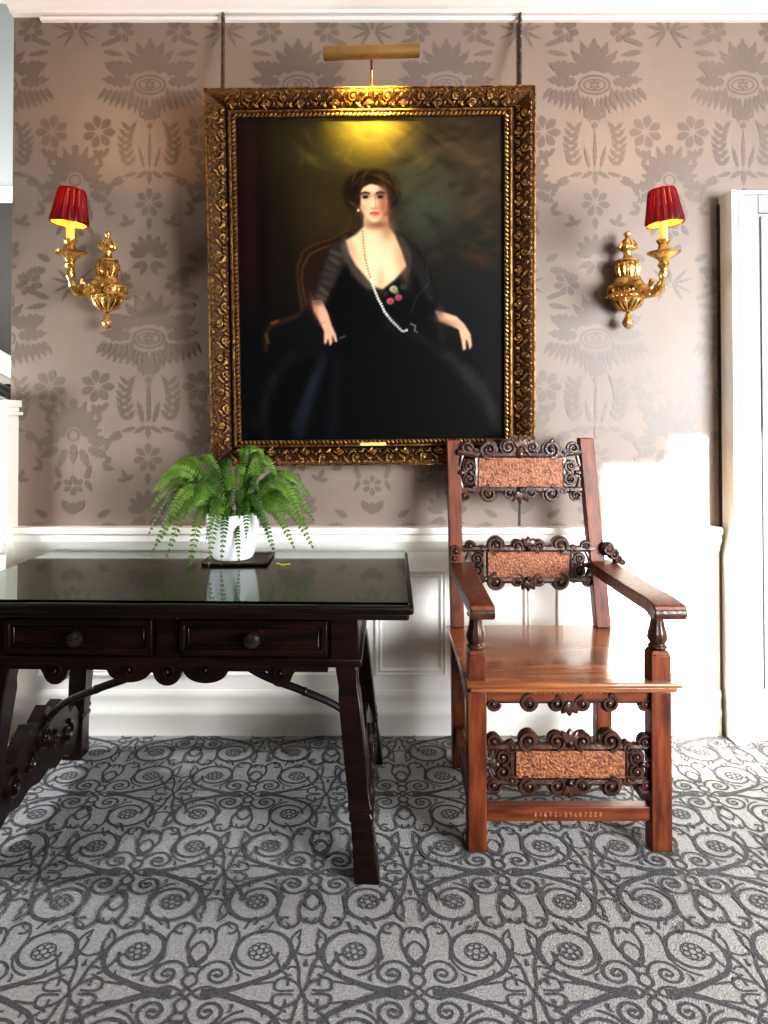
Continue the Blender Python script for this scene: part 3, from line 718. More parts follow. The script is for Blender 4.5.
for side in range(4):
    L2 = iw+BX*.35 if side < 2 else ih+BZ*.35
    K = int(2*L2/0.062)
    for k in range(K):
        s0 = -L2+(k+.5)*2*L2/K; wv = (1 if k % 2 else -1)
        f = lambda a, b, sd=side: fpos(sd, a, b/ (BX if sd > 1 else BZ))
        bb = BX if side > 1 else BZ
        volute3(m_, f, s0, .56*bb+wv*.010, .0125+.0035*((k*7) % 5)/4, (PI/2 if wv > 0 else -PI/2), wv, 1.25, .0052, 16, mi=1)
        m_.tube([f(s0+.031-.014*j/4, (.56*bb)-wv*(.020-.012*(j/4)**2)) for j in range(5)], [.002, .006, .007, .005, .002], 6, 1)
        m_.tube([f(s0-.02+.012*j/4, (.56*bb)-wv*(.004+.016*(j/4))) for j in range(5)], [.002, .005, .006, .005, .002], 6, 1)
        m_.ball(f(s0+.031, .82*bb), .006, 7, 5, 1); m_.ball(f(s0+.010, .83*bb), .0045, 7, 5, 1); m_.ball(f(s0-.012, .82*bb), .005, 7, 5, 1)
        m_.tube([f(s0-.03+.015*j/4, .56*bb-wv*(-.004+.016*(j/4)**.5)) for j in range(5)], [.0015, .004, .0045, .004, .0015], 6, 1)
        for e_ in (-.022, -.008, .008, .022): m_.tube([f(s0+e_, .40*bb), f(s0+e_+.003, .46*bb), f(s0+e_+.006, .50*bb)], [.002, .0042, .0015], 6, 1)
frame_sweep(m_, [(.90, .063), (.93, .068), (.97, .066), (.985, .058)], 1); frame_sweep(m_, [(.155, .0265), (.20, .033), (.25, .031), (.275, .025)], 1)
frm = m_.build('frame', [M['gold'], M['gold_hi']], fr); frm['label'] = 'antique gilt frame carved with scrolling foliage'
b_ = MB()
for side in range(4):
    L2 = (iw if side < 2 else ih)+.006
    K = int(2*L2/0.0165)
    for k in range(K):
        s0 = -L2+(k+.5)*2*L2/K
        lx_, lz_ = iw+.07*BX, ih+.07*BZ
        if side < 2: c_ = (s0, -.027, FH/2+(lz_ if side == 0 else -lz_)); d_ = Vector((.7, 0, .7 if side == 0 else -.7))
        else: c_ = ((-lx_ if side == 2 else lx_), -.027, FH/2+s0); d_ = Vector((.7 if side == 2 else -.7, 0, .7))
        cv = Vector(c_); b_.tube([cv-d_*.0075, cv, cv+d_*.0075], [.003, .0052, .003], 6)
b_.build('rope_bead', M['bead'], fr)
b_ = MB(); npz = FH/2-ih-.17*BZ
b_.prism([(-.046+.005*math.cos(a)-.0, npz+.006*math.sin(a)) for a in [PI/2+PI*i/6 for i in range(7)]] + [(.046+.005*math.cos(a), npz+.006*math.sin(a)) for a in [-PI/2+PI*i/6 for i in range(7)]], 'y', -.034, -.022)
b_.build('nameplate', M['brass_plate'], fr)

# hanging cords from the picture rail
def cord(px, label, pyb):
    a = P(px, 17, WY-.03); b = P(px-.3, pyb, 2.69)
    mb = MB()
    for ph in (0, PI):
        pts = []
        for i in range(91):
            t = i/90; c_ = a.lerp(b, t); an = ph+t*2*PI*16
            pts.append((c_.x+.0045*math.cos(an), c_.y+.0045*math.sin(an), c_.z))
        mb.tube(pts, .0042, 6)
    mb.tube([(a.x, WY-.012, a.z+.014), (a.x, WY-.03, a.z+.018), (a.x, WY-.042, a.z+.008), (a.x, WY-.036, a.z-.012)], .005, 8)
    return tag(mb.build('picture_chain', M['chain']), label, 'picture chain', 'chains holding the portrait')
cord(223, 'twisted dark chain from picture rail to top left of the gilt frame', 93)
cord(520, 'twisted dark chain from picture rail to top right of the gilt frame', 91)

# picture light
bl, br_ = P(323.5, 53.5, 2.46), P(419, 50.5, 2.46)
cen = (bl+br_)/2
fl_ = P(371, 92, 2.66)
pl = thing('picture_light', 'slim brass picture light on a stem above the portrait frame', 'picture light', (cen.x, 2.66, fl_.z))
hwid = (br_.x-bl.x)/2; roll = math.atan2(br_.z-bl.z, br_.x-bl.x)
s = MB(); R_ = Matrix.Rotation(-roll, 3, 'Y')
prof = [(.026*math.cos(a), .024*math.sin(a)) for a in [D(75)+D(215)*i/12 for i in range(13)]]
vs = []
for xx_ in (-hwid, hwid):
    for (y_, z_) in prof + [(y_*.93, z_*.93) for y_, z_ in reversed(prof)]:
        vs.append(R_ @ Vector((xx_, y_, z_)) + cen)
n = len(prof)*2
s.add(vs, [(i, (i+1) % n, (i+1) % n+n, i+n) for i in range(n)] + [tuple(range(n-1, -1, -1)), tuple(range(n, 2*n))])
for sx in (-1, 1):
    pp = [(0, 0)] + prof
    vs = [R_ @ Vector((sx*hwid, y_, z_)) + cen for y_, z_ in pp] + [R_ @ Vector((sx*(hwid-.003), y_, z_)) + cen for y_, z_ in pp]
    k = len(pp); s.add(vs, [tuple(range(k)), tuple(range(2*k-1, k-1, -1))] + [((i+1) % k, i, i+k, (i+1) % k+k) for i in range(k)])
s.build('lamp_shade', M['brass'], pl)
s = MB()
s.tube([(cen.x+.002, 2.640, ft.z+.006), (cen.x+.002, 2.640, ft.z+.03), (cen.x+.002, 2.62, ft.z+.065), (cen.x+.001, 2.55, cen.z+.01), (cen.x, 2.475, cen.z+.018)], [.007, .0055, .005, .005, .005], 8)
s.build('stem', M['brass'], pl)
s = MB(); s.tube([cen+R_@Vector((-hwid*.85, .004, .004)), cen+R_@Vector((hwid*.85, .004, .004))], .007, 8); s.build('bulb', M['bulb'], pl)

# ------------------------------------------------------------------ wall sconces
SHP = []
def make_sconce(px, label, rz):
    base = P(px, 300, WY)
    X0 = P(px, 300, 2.74).x
    root = thing('wall_sconce', label, 'wall lamp', (X0, WY, 1.60), group='wall sconces beside the portrait')
    zf = lambda y, Y=2.75: P(px, y, Y).z
    cy = 2.752; c0 = (X0, cy, 0)
    k = .054/17.0
    s = MB()
    prof = [(312, .012), (310, .020), (306, .036), (301.5, .054), (300, .060), (299, .063), (298.2, .078), (296.5, .083), (294.8, .078), (293, .073), (290, .074), (288, .079), (286.8, .081), (285.6, .076), (285, .064), (282.5, .055), (279.5, .050), (278.3, .049), (277.6, .036), (275, .034), (272, .040), (268, .044), (264, .039), (262, .037), (261.2, .043), (259.8, .041), (258.8, .020), (255, .015), (251.5, .018), (249.8, .030), (248.4, .037), (246.8, .038), (245, .030), (242.5, .025), (239.5, .014), (238, .009), (236.5, .010)]
    s.lathe([(r, zf(y)) for y, r in prof], c0, 48, sy=.84)
    def gadroon(y0, y1, r0, r1, k, w, bulge):      # row of cast leaves
        for j in range(k):
            a = 2*PI*(j+.5)/k
            if math.sin(a) > .35: continue
            pp = []
            for t in (0, .25, .55, .8, 1):
                r = r0+(r1-r0)*t+bulge*math.sin(PI*t)
                pp.append((X0+r*math.cos(a), cy+r*.84*math.sin(a), zf(y0+(y1-y0)*t)))
            s.tube(pp, [w*.3, w*.8, w, w*.8, w*.25], 6)
    gadroon(298.5, 311, .062, .016, 14, .0078, .004)
    gadroon(294.5, 288.5, .072, .073, 20, .0055, .003)
    gadroon(277, 262.5, .034, .040, 10, .0085, .004)
    gadroon(239, 249.5, .013, .038, 8, .0075, .003)
    for j in range(26):
        a = 2*PI*j/26
        if math.sin(a) < .3: s.ball((X0+.079*math.cos(a), cy+.079*.84*math.sin(a), zf(297)), .0055, 6, 5)
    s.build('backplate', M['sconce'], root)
    s = MB(); s.lathe([(.004, zf(312)), (.008, zf(314)), (.010, zf(316)), (.015, zf(319)), (.0225, zf(322)), (.020, zf(325)), (.012, zf(327.5)), (.002, zf(329))][::-1], c0, 16, lobes=6, lobe_amp=.07)
    s.build('finial', M['sconce'], root); s = MB()
    s.lathe([(.008, zf(238)), (.010, zf(236.5)), (.014, zf(235)), (.015, zf(233.5)), (.010, zf(232)), (.002, zf(231.3))], c0, 14)
    s.build('finial', M['sconce'], root)
    # arm reaching into the room
    YC = 2.412; zp = zf(254, YC)
    s = MB()
    key = [(2.70, zf(283, 2.70)), (2.665, zf(281, 2.66)), (2.63, zf(286, 2.63)), (2.585, zf(291, 2.585)), (2.50, zf(293, 2.50)), (2.445, zf(287, 2.445)), (2.415, zf(276, 2.415)), (YC, zp-.012)]
    pts = []
    for i in range(len(key)-1):
        p0, p1, p2, p3 = key[max(i-1, 0)], key[i], key[i+1], key[min(i+2, len(key)-1)]
        for j in range(5):
            t = j/5
            q = [.5*((2*p1[d])+(-p0[d]+p2[d])*t+(2*p0[d]-5*p1[d]+4*p2[d]-p3[d])*t*t+(-p0[d]+3*p1[d]-3*p2[d]+p3[d])*t**3) for d in (0, 1)]
            pts.append((X0, q[0], q[1]))
    pts.append((X0, YC, zp-.01))
    s.tube(pts, [.021-.009*i/len(pts)+.003*math.sin(i*1.5) for i in range(len(pts))], 10)
    fY = lambda y, z_: Vector((X0, y, z_))
    volute3(s, lambda a, b: Vector((X0, a, b)), 2.655, zf(287, 2.655), .020, PI*.5, 1, 1.2, .009)
    volute3(s, lambda a, b: Vector((X0, a, b)), 2.515, zf(283, 2.515), .019, -PI*.5, 1, 1.1, .007)
    for t_ in (10, 15, 20, 25):
        p_ = Vector(pts[t_])
        for sx in (-1, 1): s.ball(p_+Vector((sx*.014, 0, 0)), .0085, 7, 5, sc3=(.8, 1.2, 1.2))
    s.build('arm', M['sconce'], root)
    s = MB()
    s.lathe([(.010, zp-.052), (.016, zp-.046), (.020, zp-.036), (.013, zp-.028), (.020, zp-.018), (.034, zp-.008), (.052, zp+.002), (.055, zp+.006), (.050, zp+.007), (.028, zp+.003), (.018, zp+.008)], (X0, YC, 0), 28, lobes=12, lobe_amp=.03)
    s.build('drip_pan', M['sconce'], root)
    zc1 = zf(241, YC); zs = zf(229, YC)
    s = MB()
    s.lathe([(.018, zp+.004), (.023, zp+.012), (.017, zp+.020), (.016, zp+.032), (.022, zp+.040), (.024, zp+.047), (.015, zp+.052)], (X0, YC, 0), 20, lobes=8, lobe_amp=.04)
    s.build('candle_cup', M['sconce'], root)
    zb, zt_ = zf(224.5, YC), zf(189.5, YC)
    s = MB(); s.lathe([(.0135, zp+.045), (.0135, zb+.022), (.012, zb+.025), (.004, zb+.026)], (X0, YC, 0), 16); s.build('candle_sleeve', M['candle'], root)
    s = MB(); s.lathe([(.004, zb+.024), (.011, zb+.04), (.013, zb+.052), (.009, zb+.07), (.002, zb+.085)], (X0, YC, 0), 14); s.build('bulb', M['bulb'], root)
    # pleated shade
    s = MB(); n = 96; vs = []
    rows = [(.0615, zb), (.0625, zb+.005), (.0618, zb+.009), (.052, zb+(zt_-zb)*.5), (.0435, zt_-.008), (.0435, zt_-.003), (.0425, zt_)]
    for ri, (r, h_) in enumerate(rows):
        for j in range(n):
            a = 2*PI*j/n; am = .0034 if 2 <= ri <= 4 else .0003
            rr = r+am*math.cos(16*a)
            vs.append((X0+rr*math.cos(a), YC+rr*math.sin(a), h_))
    s.add(vs, [(i*n+j, i*n+(j+1) % n, (i+1)*n+(j+1) % n, (i+1)*n+j) for i in range(len(rows)-1) for j in range(n)])
    sh = s.build('lamp_shade', M['shade'], root); SHP.append((sh.name, Vector((X0, YC, (zb+zt_)/2))-Vector((X0, WY, 1.60)))); sh['label'] = 'dark red pleated fabric shade'
    s = MB(); n = 40; vs = []
    for r, h_ in ((.0575, zb+.002), (.049, zb+(zt_-zb)*.5), (.0395, zt_-.002)):
        for j in range(n):
            a = 2*PI*j/n; vs.append((X0+r*math.cos(a), YC+r*math.sin(a), h_))
    s.add(vs, [(i*n+j, i*n+(j+1) % n, (i+1)*n+(j+1) % n, (i+1)*n+j) for i in range(2) for j in range(n)])
    ln = s.build('lining', M['lining'], sh); ln['label'] = 'glowing yellow shade lining'
    ld = bpy.data.lights.new('sconce_lamp', 'POINT'); ld.energy = 9.0; ld.color = (1.0, .50, .14); ld.shadow_soft_size = .012
    lo = bpy.data.objects.new('sconce_lamp', ld); COL.objects.link(lo); lo.location = (X0, YC, zb+.098)
    return root, X0
sA, XA = make_sconce(106, 'gilt wall sconce with red pleated shade on patterned wallpaper left of the portrait', 0)
# the right sconce is the same fitting
sB = copy_tree(sA)
XB = P(629, 300, 2.74).x
sB.location = (XB, WY, 1.60)
def tilt_shade(root, ang):
    pv = SHP[0][1]; R = Matrix.Rotation(ang, 3, 'Y')
    for c_ in root.children:
        if c_.name.startswith('lamp_shade'): c_.rotation_euler = (0, ang, 0); c_.location = pv-R @ pv
tilt_shade(sA, D(5)); tilt_shade(sB, D(-5))
sB['label'] = 'gilt wall sconce with red pleated shade between the portrait and the door'
ld2 = [o for o in COL.objects if o.name.startswith('sconce_lamp')][0]
l2 = ld2.copy(); COL.objects.link(l2); l2.location = (XB, ld2.location.y, ld2.location.z)

# ------------------------------------------------------------------ writing table
TR = D(-1.6)
TX, TY = -0.545, 2.29
tb = thing('writing_table', 'dark carved walnut writing table with two drawers against the wall', 'table', (TX, TY, 0), TR, world=False)
# local coords: x right, y back
ZT = 0.748
TL, TRx, TF, TB = -0.655, 0.667, -0.388, 0.362
s = MB()
s.box((TL, TF, ZT-.022), (TRx, TB, ZT)); s.box((TL+.012, TF+.012, ZT-.040), (TRx-.012, TB-.012, ZT-.020))
s.build('tabletop', M['table_top'], tb, bevel=.006)
AX0, AX1, AF, AB = -0.560, 0.515, -0.295, 0.30
AZ0, AZ1 = 0.570, ZT-.040
s = MB()
s.box((AX0, AF, AZ0), (AX1, AB, AZ1)); s.box((AX0-.010, AF-.012, AZ0-.012), (AX1+.010, AB+.01, AZ0+.012)); s.box((AX0-.006, AF-.008, AZ1-.014), (AX1+.006, AB+.006, AZ1))
for x0 in (AX0-.002, AX1-.078): s.box((x0, AF-.007, AZ0), (x0+.08, AF, AZ1))
s.box((-.052, AF-.007, AZ0), (.012, AF, AZ1))
s.build('apron', M['table'], tb, bevel=.004)
def drawer(x0, x1):
    s = MB(); z0, z1 = AZ0+.022, AZ1-.020
    s.box((x0, AF-.012, z0), (x1, AF+.002, z1))
    for (a, b, c_, d_) in ((x0, x1, z0, z0+.016), (x0, x1, z1-.016, z1), (x0, x0+.016, z0, z1), (x1-.016, x1, z0, z1)):
        s.box((a, AF-.021, c_), (b, AF-.010, d_))
    for (a, b, c_, d_) in ((x0+.022, x1-.022, z0+.022, z0+.027), (x0+.022, x1-.022, z1-.027, z1-.022), (x0+.022, x0+.027, z0+.022, z1-.022), (x1-.027, x1-.022, z0+.022, z1-.022)):
        s.box((a, AF-.015, c_), (b, AF-.010, d_))
    dw = s.build('drawer', M['table'], tb, bevel=.003)
    k = MB(); xc, zc_ = (x0+x1)/2, (z0+z1)/2
    ring_pts = [(.010, 0), (.008, .008), (.010, .014), (.021, .020), (.024, .028), (.020, .036), (.009, .041), (.001, .042)]
    n = 18; vs = []
    for r, d in ring_pts:
        for j in range(n): vs.append((xc+r*math.cos(2*PI*j/n), AF-.012-d, zc_+r*math.sin(2*PI*j/n)))
    k.add(vs, [(i*n+j, i*n+(j+1) % n, (i+1)*n+(j+1) % n, (i+1)*n+j) for i in range(len(ring_pts)-1) for j in range(n)] + [tuple(range((len(ring_pts)-1)*n, len(ring_pts)*n))])
    k.build('knob', M['knob'], dw)
drawer(AX0+.085, -.058); drawer(.018, AX1-.085)
# scalloped skirt
def skirt_drop(x):
    u = abs(x-(-.02)); d = .018
    for c_, w, h_ in ((0, .042, .044), (.108, .062, .036), (.318, .036, .044)):
        t = (u-c_)/w
        if abs(t) < 1: d = max(d, .016+h_*math.sqrt(1-t*t))
    return d
xs_ = [AX0+.02+(AX1-.085-AX0-.02)*i/150 for i in range(151)]
s = MB()
poly_t = [(x, AZ0-.010) for x in xs_]; poly_b = [(x, AZ0-.010-skirt_drop(x)) for x in xs_]
n = len(xs_); vs = [(x, AF-.002, z_) for x, z_ in poly_t+poly_b]+[(x, AF+.020, z_) for x, z_ in poly_t+poly_b]
fs = []
for i in range(n-1):
    fs += [(i, i+n, i+1+n, i+1), (2*n+i, 2*n+i+1, 3*n+i+1, 3*n+i), (n+i, 3*n+i, 3*n+i+1, n+i+1)]
s.add(vs, fs)
for xc, zz_ in ((-.02, -.032), (.088, -.026), (-.128, -.026), (.298, -.032), (-.338, -.032)):
    volute3(s, lambda a, b: Vector((a, AF-.004, b)), xc, AZ0+zz_, .020, PI/2, 1 if xc > 0 else -1, 1.2, .006)
s.build('carved_skirt', M['table'], tb)
# splayed legs (front and back at each end) and end boards
def leg(sx, sy):
    s = MB()
    xt = (AX1-.035) if sx > 0 else (AX0+.065); xb = xt+sx*.062
    yt = (AF+.035) if sy < 0 else (AB-.035); yb = yt+sy*.062
    secs = [(AZ0-.005, .030, .034), (.545, .030, .034), (.50, .027, .030), (.47, .030, .036), (.30, .031, .034), (.20, .030, .030), (.185, .034, .036), (.175, .028, .030), (.16, .034, .036), (.148, .029, .030), (.08, .031, .033), (.03, .033, .036), (.0, .034, .038)]
    vs = []
    for z_, a, b in secs:
        t = 1-z_/AZ0; x, y = xt+(xb-xt)*t, yt+(yb-yt)*t
        vs += [(x-a, y-b, z_), (x+a, y-b, z_), (x+a, y+b, z_), (x-a, y+b, z_)]
    fs = [(0, 1, 2, 3), tuple(reversed(range(len(vs)-4, len(vs))))]
    for i in range(len(secs)-1):
        for j in range(4): a = i*4+j; b = i*4+(j+1) % 4; fs.append((b, a, a+4, b+4))
    s.add(vs, fs); s.build('leg', M['table'], tb, bevel=.004)
for sx in (1, -1):
    for sy in (-1, 1): leg(sx, sy)
def end_board(sx):
    xt = (AX1-.035) if sx > 0 else (AX0+.065)
    # scalloped lyre board in the y-z plane, sheared with the splay
    top = [(-.285, .06), (-.285, .17), (-.25, .20), (-.22, .23), (-.18, .22), (-.15, .26), (-.10, .30), (-.05, .285), (0, .32), (.05, .285), (.10, .30), (.15, .26), (.18, .22), (.22, .23), (.25, .20), (.285, .17), (.285, .06)]
    bot = [(.22, .05), (.18, .075), (.12, .06), (.06, .085), (0, .07), (-.06, .085), (-.12, .06), (-.18, .075), (-.22, .05)]
    pts = []
    allp = top+bot
    for i in range(len(allp)):
        p, q = allp[i], allp[(i+1) % len(allp)]
        for j in range(3): t = j/3; pts.append((p[0]+(q[0]-p[0])*t, p[1]+(q[1]-p[1])*t))
    s = MB(); n = len(pts); vs = []
    for e in (-.020, .020):
        for y, z_ in pts: vs.append((xt+sx*.062*(1-z_/AZ0)+e, y, z_))
    s.add(vs, [tuple(range(n)), tuple(range(2*n-1, n-1, -1))] + [((i+1) % n, i, i+n, (i+1) % n+n) for i in range(n)])
    for (y, z_, r, d) in ((-.17, .15, .045, 1), (.17, .15, .045, -1), (0, .22, .05, 1), (-.08, .17, .03, -1), (.08, .17, .03, 1)):
        for e in (-.022, .022):
            volute3(s, lambda a, b, e=e: Vector((xt+sx*.062*(1-b/AZ0)+e, a, b)), y, z_, r, PI/2, d, 1.5, .009, 22)
    s.build('end_board', M['table'], tb)
end_board(1); end_board(-1)
def iron(sx):
    s = MB()
    x0 = (AX1-.035+.03) if sx > 0 else (AX0+.065-.03)
    xe = 0.13 if sx > 0 else -.17
    pts = bez2 = []
    key = [(x0-sx*.01, .255), (x0-sx*.07, .322), (x0-sx*.18, .372), (x0-sx*.32, .425), (x0-sx*.42, .49), (x0-sx*.46, .556)]
    for i in range(len(key)-1):
        p0, p1, p2, p3 = key[max(i-1, 0)], key[i], key[i+1], key[min(i+2, len(key)-1)]
        for j in range(6):
            t = j/6
            q = [.5*((2*p1[d])+(-p0[d]+p2[d])*t+(2*p0[d]-5*p1[d]+4*p2[d]-p3[d])*t*t+(-p0[d]+3*p1[d]-3*p2[d]+p3[d])*t**3) for d in (0, 1)]
            pts.append((q[0], 0.0, q[1]))
    pts.append((key[-1][0], 0, key[-1][1]))
    s.tube(pts, [.009+.004*math.sin(PI*i/len(pts)) for i in range(len(pts))], 8)
    mid = pts[12]; s.ball(mid, .014, 10, 6)
    s.build('iron_stretcher', M['iron'], tb)
iron(1); iron(-1)
# glass cover
g = MB(); gz0 = ZT+.0008
g.box((TL+.010, TF+.014, gz0), (TRx-.012, TB+.012, gz0+.008))
go = g.build('glass_cover', M['glass'], None, bevel=.0015)
go.location = (TX, TY, 0); go.rotation_euler = (0, 0, TR)
tag(go, 'clear reflective glass sheet covering the dark table top', 'glass top')
ZG = gz0+.008

# mat and fern
s = MB(); ma = P(199, 561, 2.355); mb_ = P(269, 561, 2.355)
MXc = (ma.x+mb_.x)/2; MYc = 2.445; mw = (mb_.x-ma.x)/2-.006
s.box((MXc-mw, MYc-.09, ZG+.0005), (MXc+mw, MYc+.09, ZG+.0075))
s.box((MXc-mw, MYc-.09, ZG+.0005), (MXc+mw, MYc-.08, ZG+.011)); s.box((MXc-mw, MYc+.08, ZG+.0005), (MXc+mw, MYc+.09, ZG+.011))
s.box((MXc-mw, MYc-.09, ZG+.0005), (MXc-mw+.01, MYc+.09, ZG+.011)); s.box((MXc+mw-.01, MYc-.09, ZG+.0005), (MXc+mw, MYc+.09, ZG+.011))
tag(s.build('plant_tray', M['mat'], bevel=.002), 'thin square dark tray under the white fern pot on the table', 'tray')

PXc, PYc, PZ = P(233, 540, 2.44).x, 2.44, ZG+.0082
fn = thing('potted_fern', 'green fern with arching fronds in white ceramic pot on the table', 'plant', (PXc, PYc, PZ))
s = MB(); pr_ = .084
s.lathe([(r*1.1, z_) for r, z_ in [(.040, PZ), (.056, PZ+.001), (.062, PZ+.006), (.067, PZ+.018), (.075, PZ+.055), (.081, PZ+.11), (.0835, PZ+.152), (.0835, PZ+.157), (.078, PZ+.157), (.076, PZ+.14), (.074, PZ+.13)]], (PXc, PYc, 0), 40)
po = s.build('pot', M['pot'], fn); po['label'] = 'round white glazed pot'
s = MB(); s.lathe([(.03, PZ+.128), (.076, PZ+.130), (.05, PZ+.138), (.02, PZ+.141)], (PXc, PYc, 0), 24); s.build('soil', M['soil'], po)
fc = Vector((PXc, PYc, PZ+.14))
rng = random.Random(11)
def frond(az_, reach, rise, droop, mt, wid=.030, npn=16):
    s = MB(); d = Vector((math.cos(az_), math.sin(az_), 0)); side = Vector((-d.y, d.x, 0))
    st = fc+d*.03+side*rng.uniform(-.02, .02)
    cur = rng.uniform(-.03, .03)
    upv = Vector((rng.uniform(-.25, .25), rng.uniform(-1.0, -.5), rng.uniform(.35, .8))).normalized()
    pts = []
    for i in range(npn*2+1):
        t = i/(npn*2)
        pts.append(st+d*(reach*(t**.9))+side*(cur*t*t)+Vector((0, 0, rise*math.sin(min(1, t*1.15)*PI*.62)-droop*t**2.6)))
    pts = [Vector((p.x, p.y, max(p.z, ZG+.012))) for p in pts]
    s.tube(pts, [.0022*(1-.75*i/len(pts)) for i in range(len(pts))], 5)
    for i in range(4, npn*2):
        t = i/(npn*2); p_ = pts[i]; tan = (pts[min(i+1, npn*2)]-pts[i-1]).normalized()
        up = upv; lat = tan.cross(up)
        lat = lat.normalized() if lat.length > .05 else side
        nrm = lat.cross(tan).normalized()
        l = wid*(math.sin(PI*min(1, .10+t*.9))**.75)*rng.uniform(.85, 1.1); w = .0030+reach*.0085
        for sg in (1, -1):
            dv = (lat*sg+tan*.35-nrm*.25+Vector((0, 0, rng.uniform(-.12, .12)))).normalized()
            tip = p_+dv*l; m1 = p_+dv*l*.3; m2 = p_+dv*l*.7
            n2 = nrm*.0015; tip.z = max(tip.z, ZG+.004); m2.z = max(m2.z, ZG+.005)
            s.add([p_, m1+tan*w, m2+tan*w*.8, tip, m2-tan*w*.8, m1-tan*w, m1+n2, m2+n2], [(0, 6, 1), (1, 6, 7, 2), (2, 7, 3), (3, 7, 4), (4, 7, 6, 5), (5, 6, 0)])
    return s.build('frond', mt, fn, fix=False)
FR = []   # azimuth deg (0 = right, 270 = toward the camera), reach, rise, droop, material
FR += [(180, .26, .16, .20, 'fern', .030), (196, .24, .12, .22, 'fern', .030), (165, .22, .24, .06, 'fern', .030), (172, .24, .20, .02, 'fern', .028), (210, .20, .15, .24, 'fern', .030), (228, .15, .12, .26, 'fern', .032), (240, .13, .11, .25, 'fern_l', .034),
       (150, .16, .26, .02, 'fern', .026), (135, .16, .23, .05, 'fern_d', .026), (0, .24, .14, .16, 'fern', .028), (-12, .25, .12, .20, 'fern', .030), (12, .22, .17, .10, 'fern_d', .026), (24, .2, .2, .06, 'fern_d', .026), (-26, .22, .11, .20, 'fern', .030), (-40, .17, .10, .20, 'fern_d', .026),
       (268, .10, .10, .26, 'fern_d', .022), (275, .085, .05, .20, 'fern_d', .020), (255, .11, .14, .16, 'fern', .026), (300, .12, .12, .15, 'fern_d', .024), (318, .14, .14, .16, 'fern_d', .024),
       (60, .10, .26, .01, 'fern_d', .024), (80, .08, .27, .0, 'fern', .024), (100, .09, .25, .02, 'fern_d', .024), (120, .12, .22, .04, 'fern_d', .024), (40, .15, .24, .04, 'fern_l', .022), (340, .10, .25, .0, 'fern_l', .022), (280, .07, .22, .02, 'fern', .024),
       (200, .10, .20, .05, 'fern_d', .026), (250, .07, .20, .06, 'fern', .026), (310, .09, .20, .05, 'fern_d', .026), (20, .08, .22, .02, 'fern_d', .026), (350, .18, .2, .08, 'fern_d', .024), (220, .14, .18, .12, 'fern', .028), (290, .10, .17, .12, 'fern_d', .024), (187, .17, .17, .12, 'fern_d', .028), (5, .16, .15, .14, 'fern_d', .026)]
FR += [(176, .27, .20, .14, 'fern', .034), (188, .25, .24, .10, 'fern_l', .032), (160, .24, .27, .06, 'fern', .032), (-6, .27, .18, .16, 'fern', .032), (-18, .26, .22, .16, 'fern_l', .030), (8, .25, .22, .12, 'fern', .030), (205, .22, .2, .22, 'fern_l', .034), (70, .12, .30, .02, 'fern', .026), (50, .13, .27, .02, 'fern', .026), (345, .14, .27, .06, 'fern_l', .026)]
for (a, re, ri, dp, mt, wd_) in FR: frond(D(a+rng.uniform(-4, 4)), re*rng.uniform(.96, 1.06), ri*rng.uniform(.9, 1.0)*.86, dp*rng.uniform(.9, 1.05), M[mt], wd_*.92)

# fallen leaf
lp = P(283, 563, 2.36)
s = MB(); pts_ = [(-.024, .004), (-.016, .010), (-.008, .003), (0, .004), (.010, .001), (.020, .004), (.026, -.001), (.014, -.006), (.004, -.005), (-.006, -.006), (-.012, -.001), (-.020, -.002)]
vs = [(lp.x+x, lp.y+y*1.8, ZG+.0012+.004*abs(math.sin(x*90))) for x, y in pts_]
k = len(vs); vs += [(v[0], v[1], v[2]+.0012) for v in vs]
s.add(vs, [tuple(range(k-1, -1, -1)), tuple(range(k, 2*k))]+[(i, (i+1) % k, (i+1) % k+k, i+k) for i in range(k)])
tag(s.build('fallen_leaf', M['yleaf']), 'tiny yellow green fallen leaf lying on the glass beside the fern', 'leaf')

# ------------------------------------------------------------------ carved armchair
CXc = 0.575
ch = thing('armchair', 'tall carved wooden armchair with scrolled back rails and solid seat', 'chair', (CXc, 2.30, 0))
FY0, FY1 = 2.055, 2.110         # front leg depth
LX0, LX1 = P(468, 800, FY0).x, P(487, 800, FY0).x
RX0, RX1 = P(652, 800, FY0).x, P(672.5, 800, FY0).x
ZS0, ZS1 = P(560, 693, 2.05).z, P(560, 684.5, 2.03).z
for x0, x1 in ((LX0, LX1), (RX0, RX1)):
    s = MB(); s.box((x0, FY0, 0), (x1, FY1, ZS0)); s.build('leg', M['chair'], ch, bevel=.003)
# rear posts: vertical below the seat, raked above
def rear(pt, pm, pb):
    s = MB()
    (xa, xb, za, Ya), (xc, xd, zb_, Yb), (xe, xf, zc_, Yc) = pt, pm, pb
    s.hexa([(xe, Yc, zc_), (xf, Yc, zc_), (xf, Yc+.05, zc_), (xe, Yc+.05, zc_)], [(xc, Yb, zb_), (xd, Yb, zb_), (xd, Yb+.05, zb_), (xc, Yb+.05, zb_)])
    s.hexa([(xc, Yb, zb_), (xd, Yb, zb_), (xd, Yb+.05, zb_), (xc, Yb+.05, zb_)], [(xa, Ya, za), (xb, Ya, za), (xb, Ya+.042, za), (xa, Ya+.042, za)])
    return s.build('rear_post', M['chair'], ch, bevel=.003)
YT_, YM, YB_ = 2.645, 2.56, 2.54
tl0, tl1 = P(447, 440, YT_), P(460.5, 440, YT_); ml0, ml1 = P(451.5, 628, YM), P(464.5, 628, YM)
tr0, tr1 = P(579.5, 438, YT_), P(593.5, 438, YT_); mr0, mr1 = P(597, 628, YM), P(611.5, 628, YM)
rear((tl0.x, tl1.x, tl0.z, YT_), (ml0.x, ml1.x, ml0.z, YM), (P(453, 764, YB_).x, P(466, 764, YB_).x, 0, YB_))
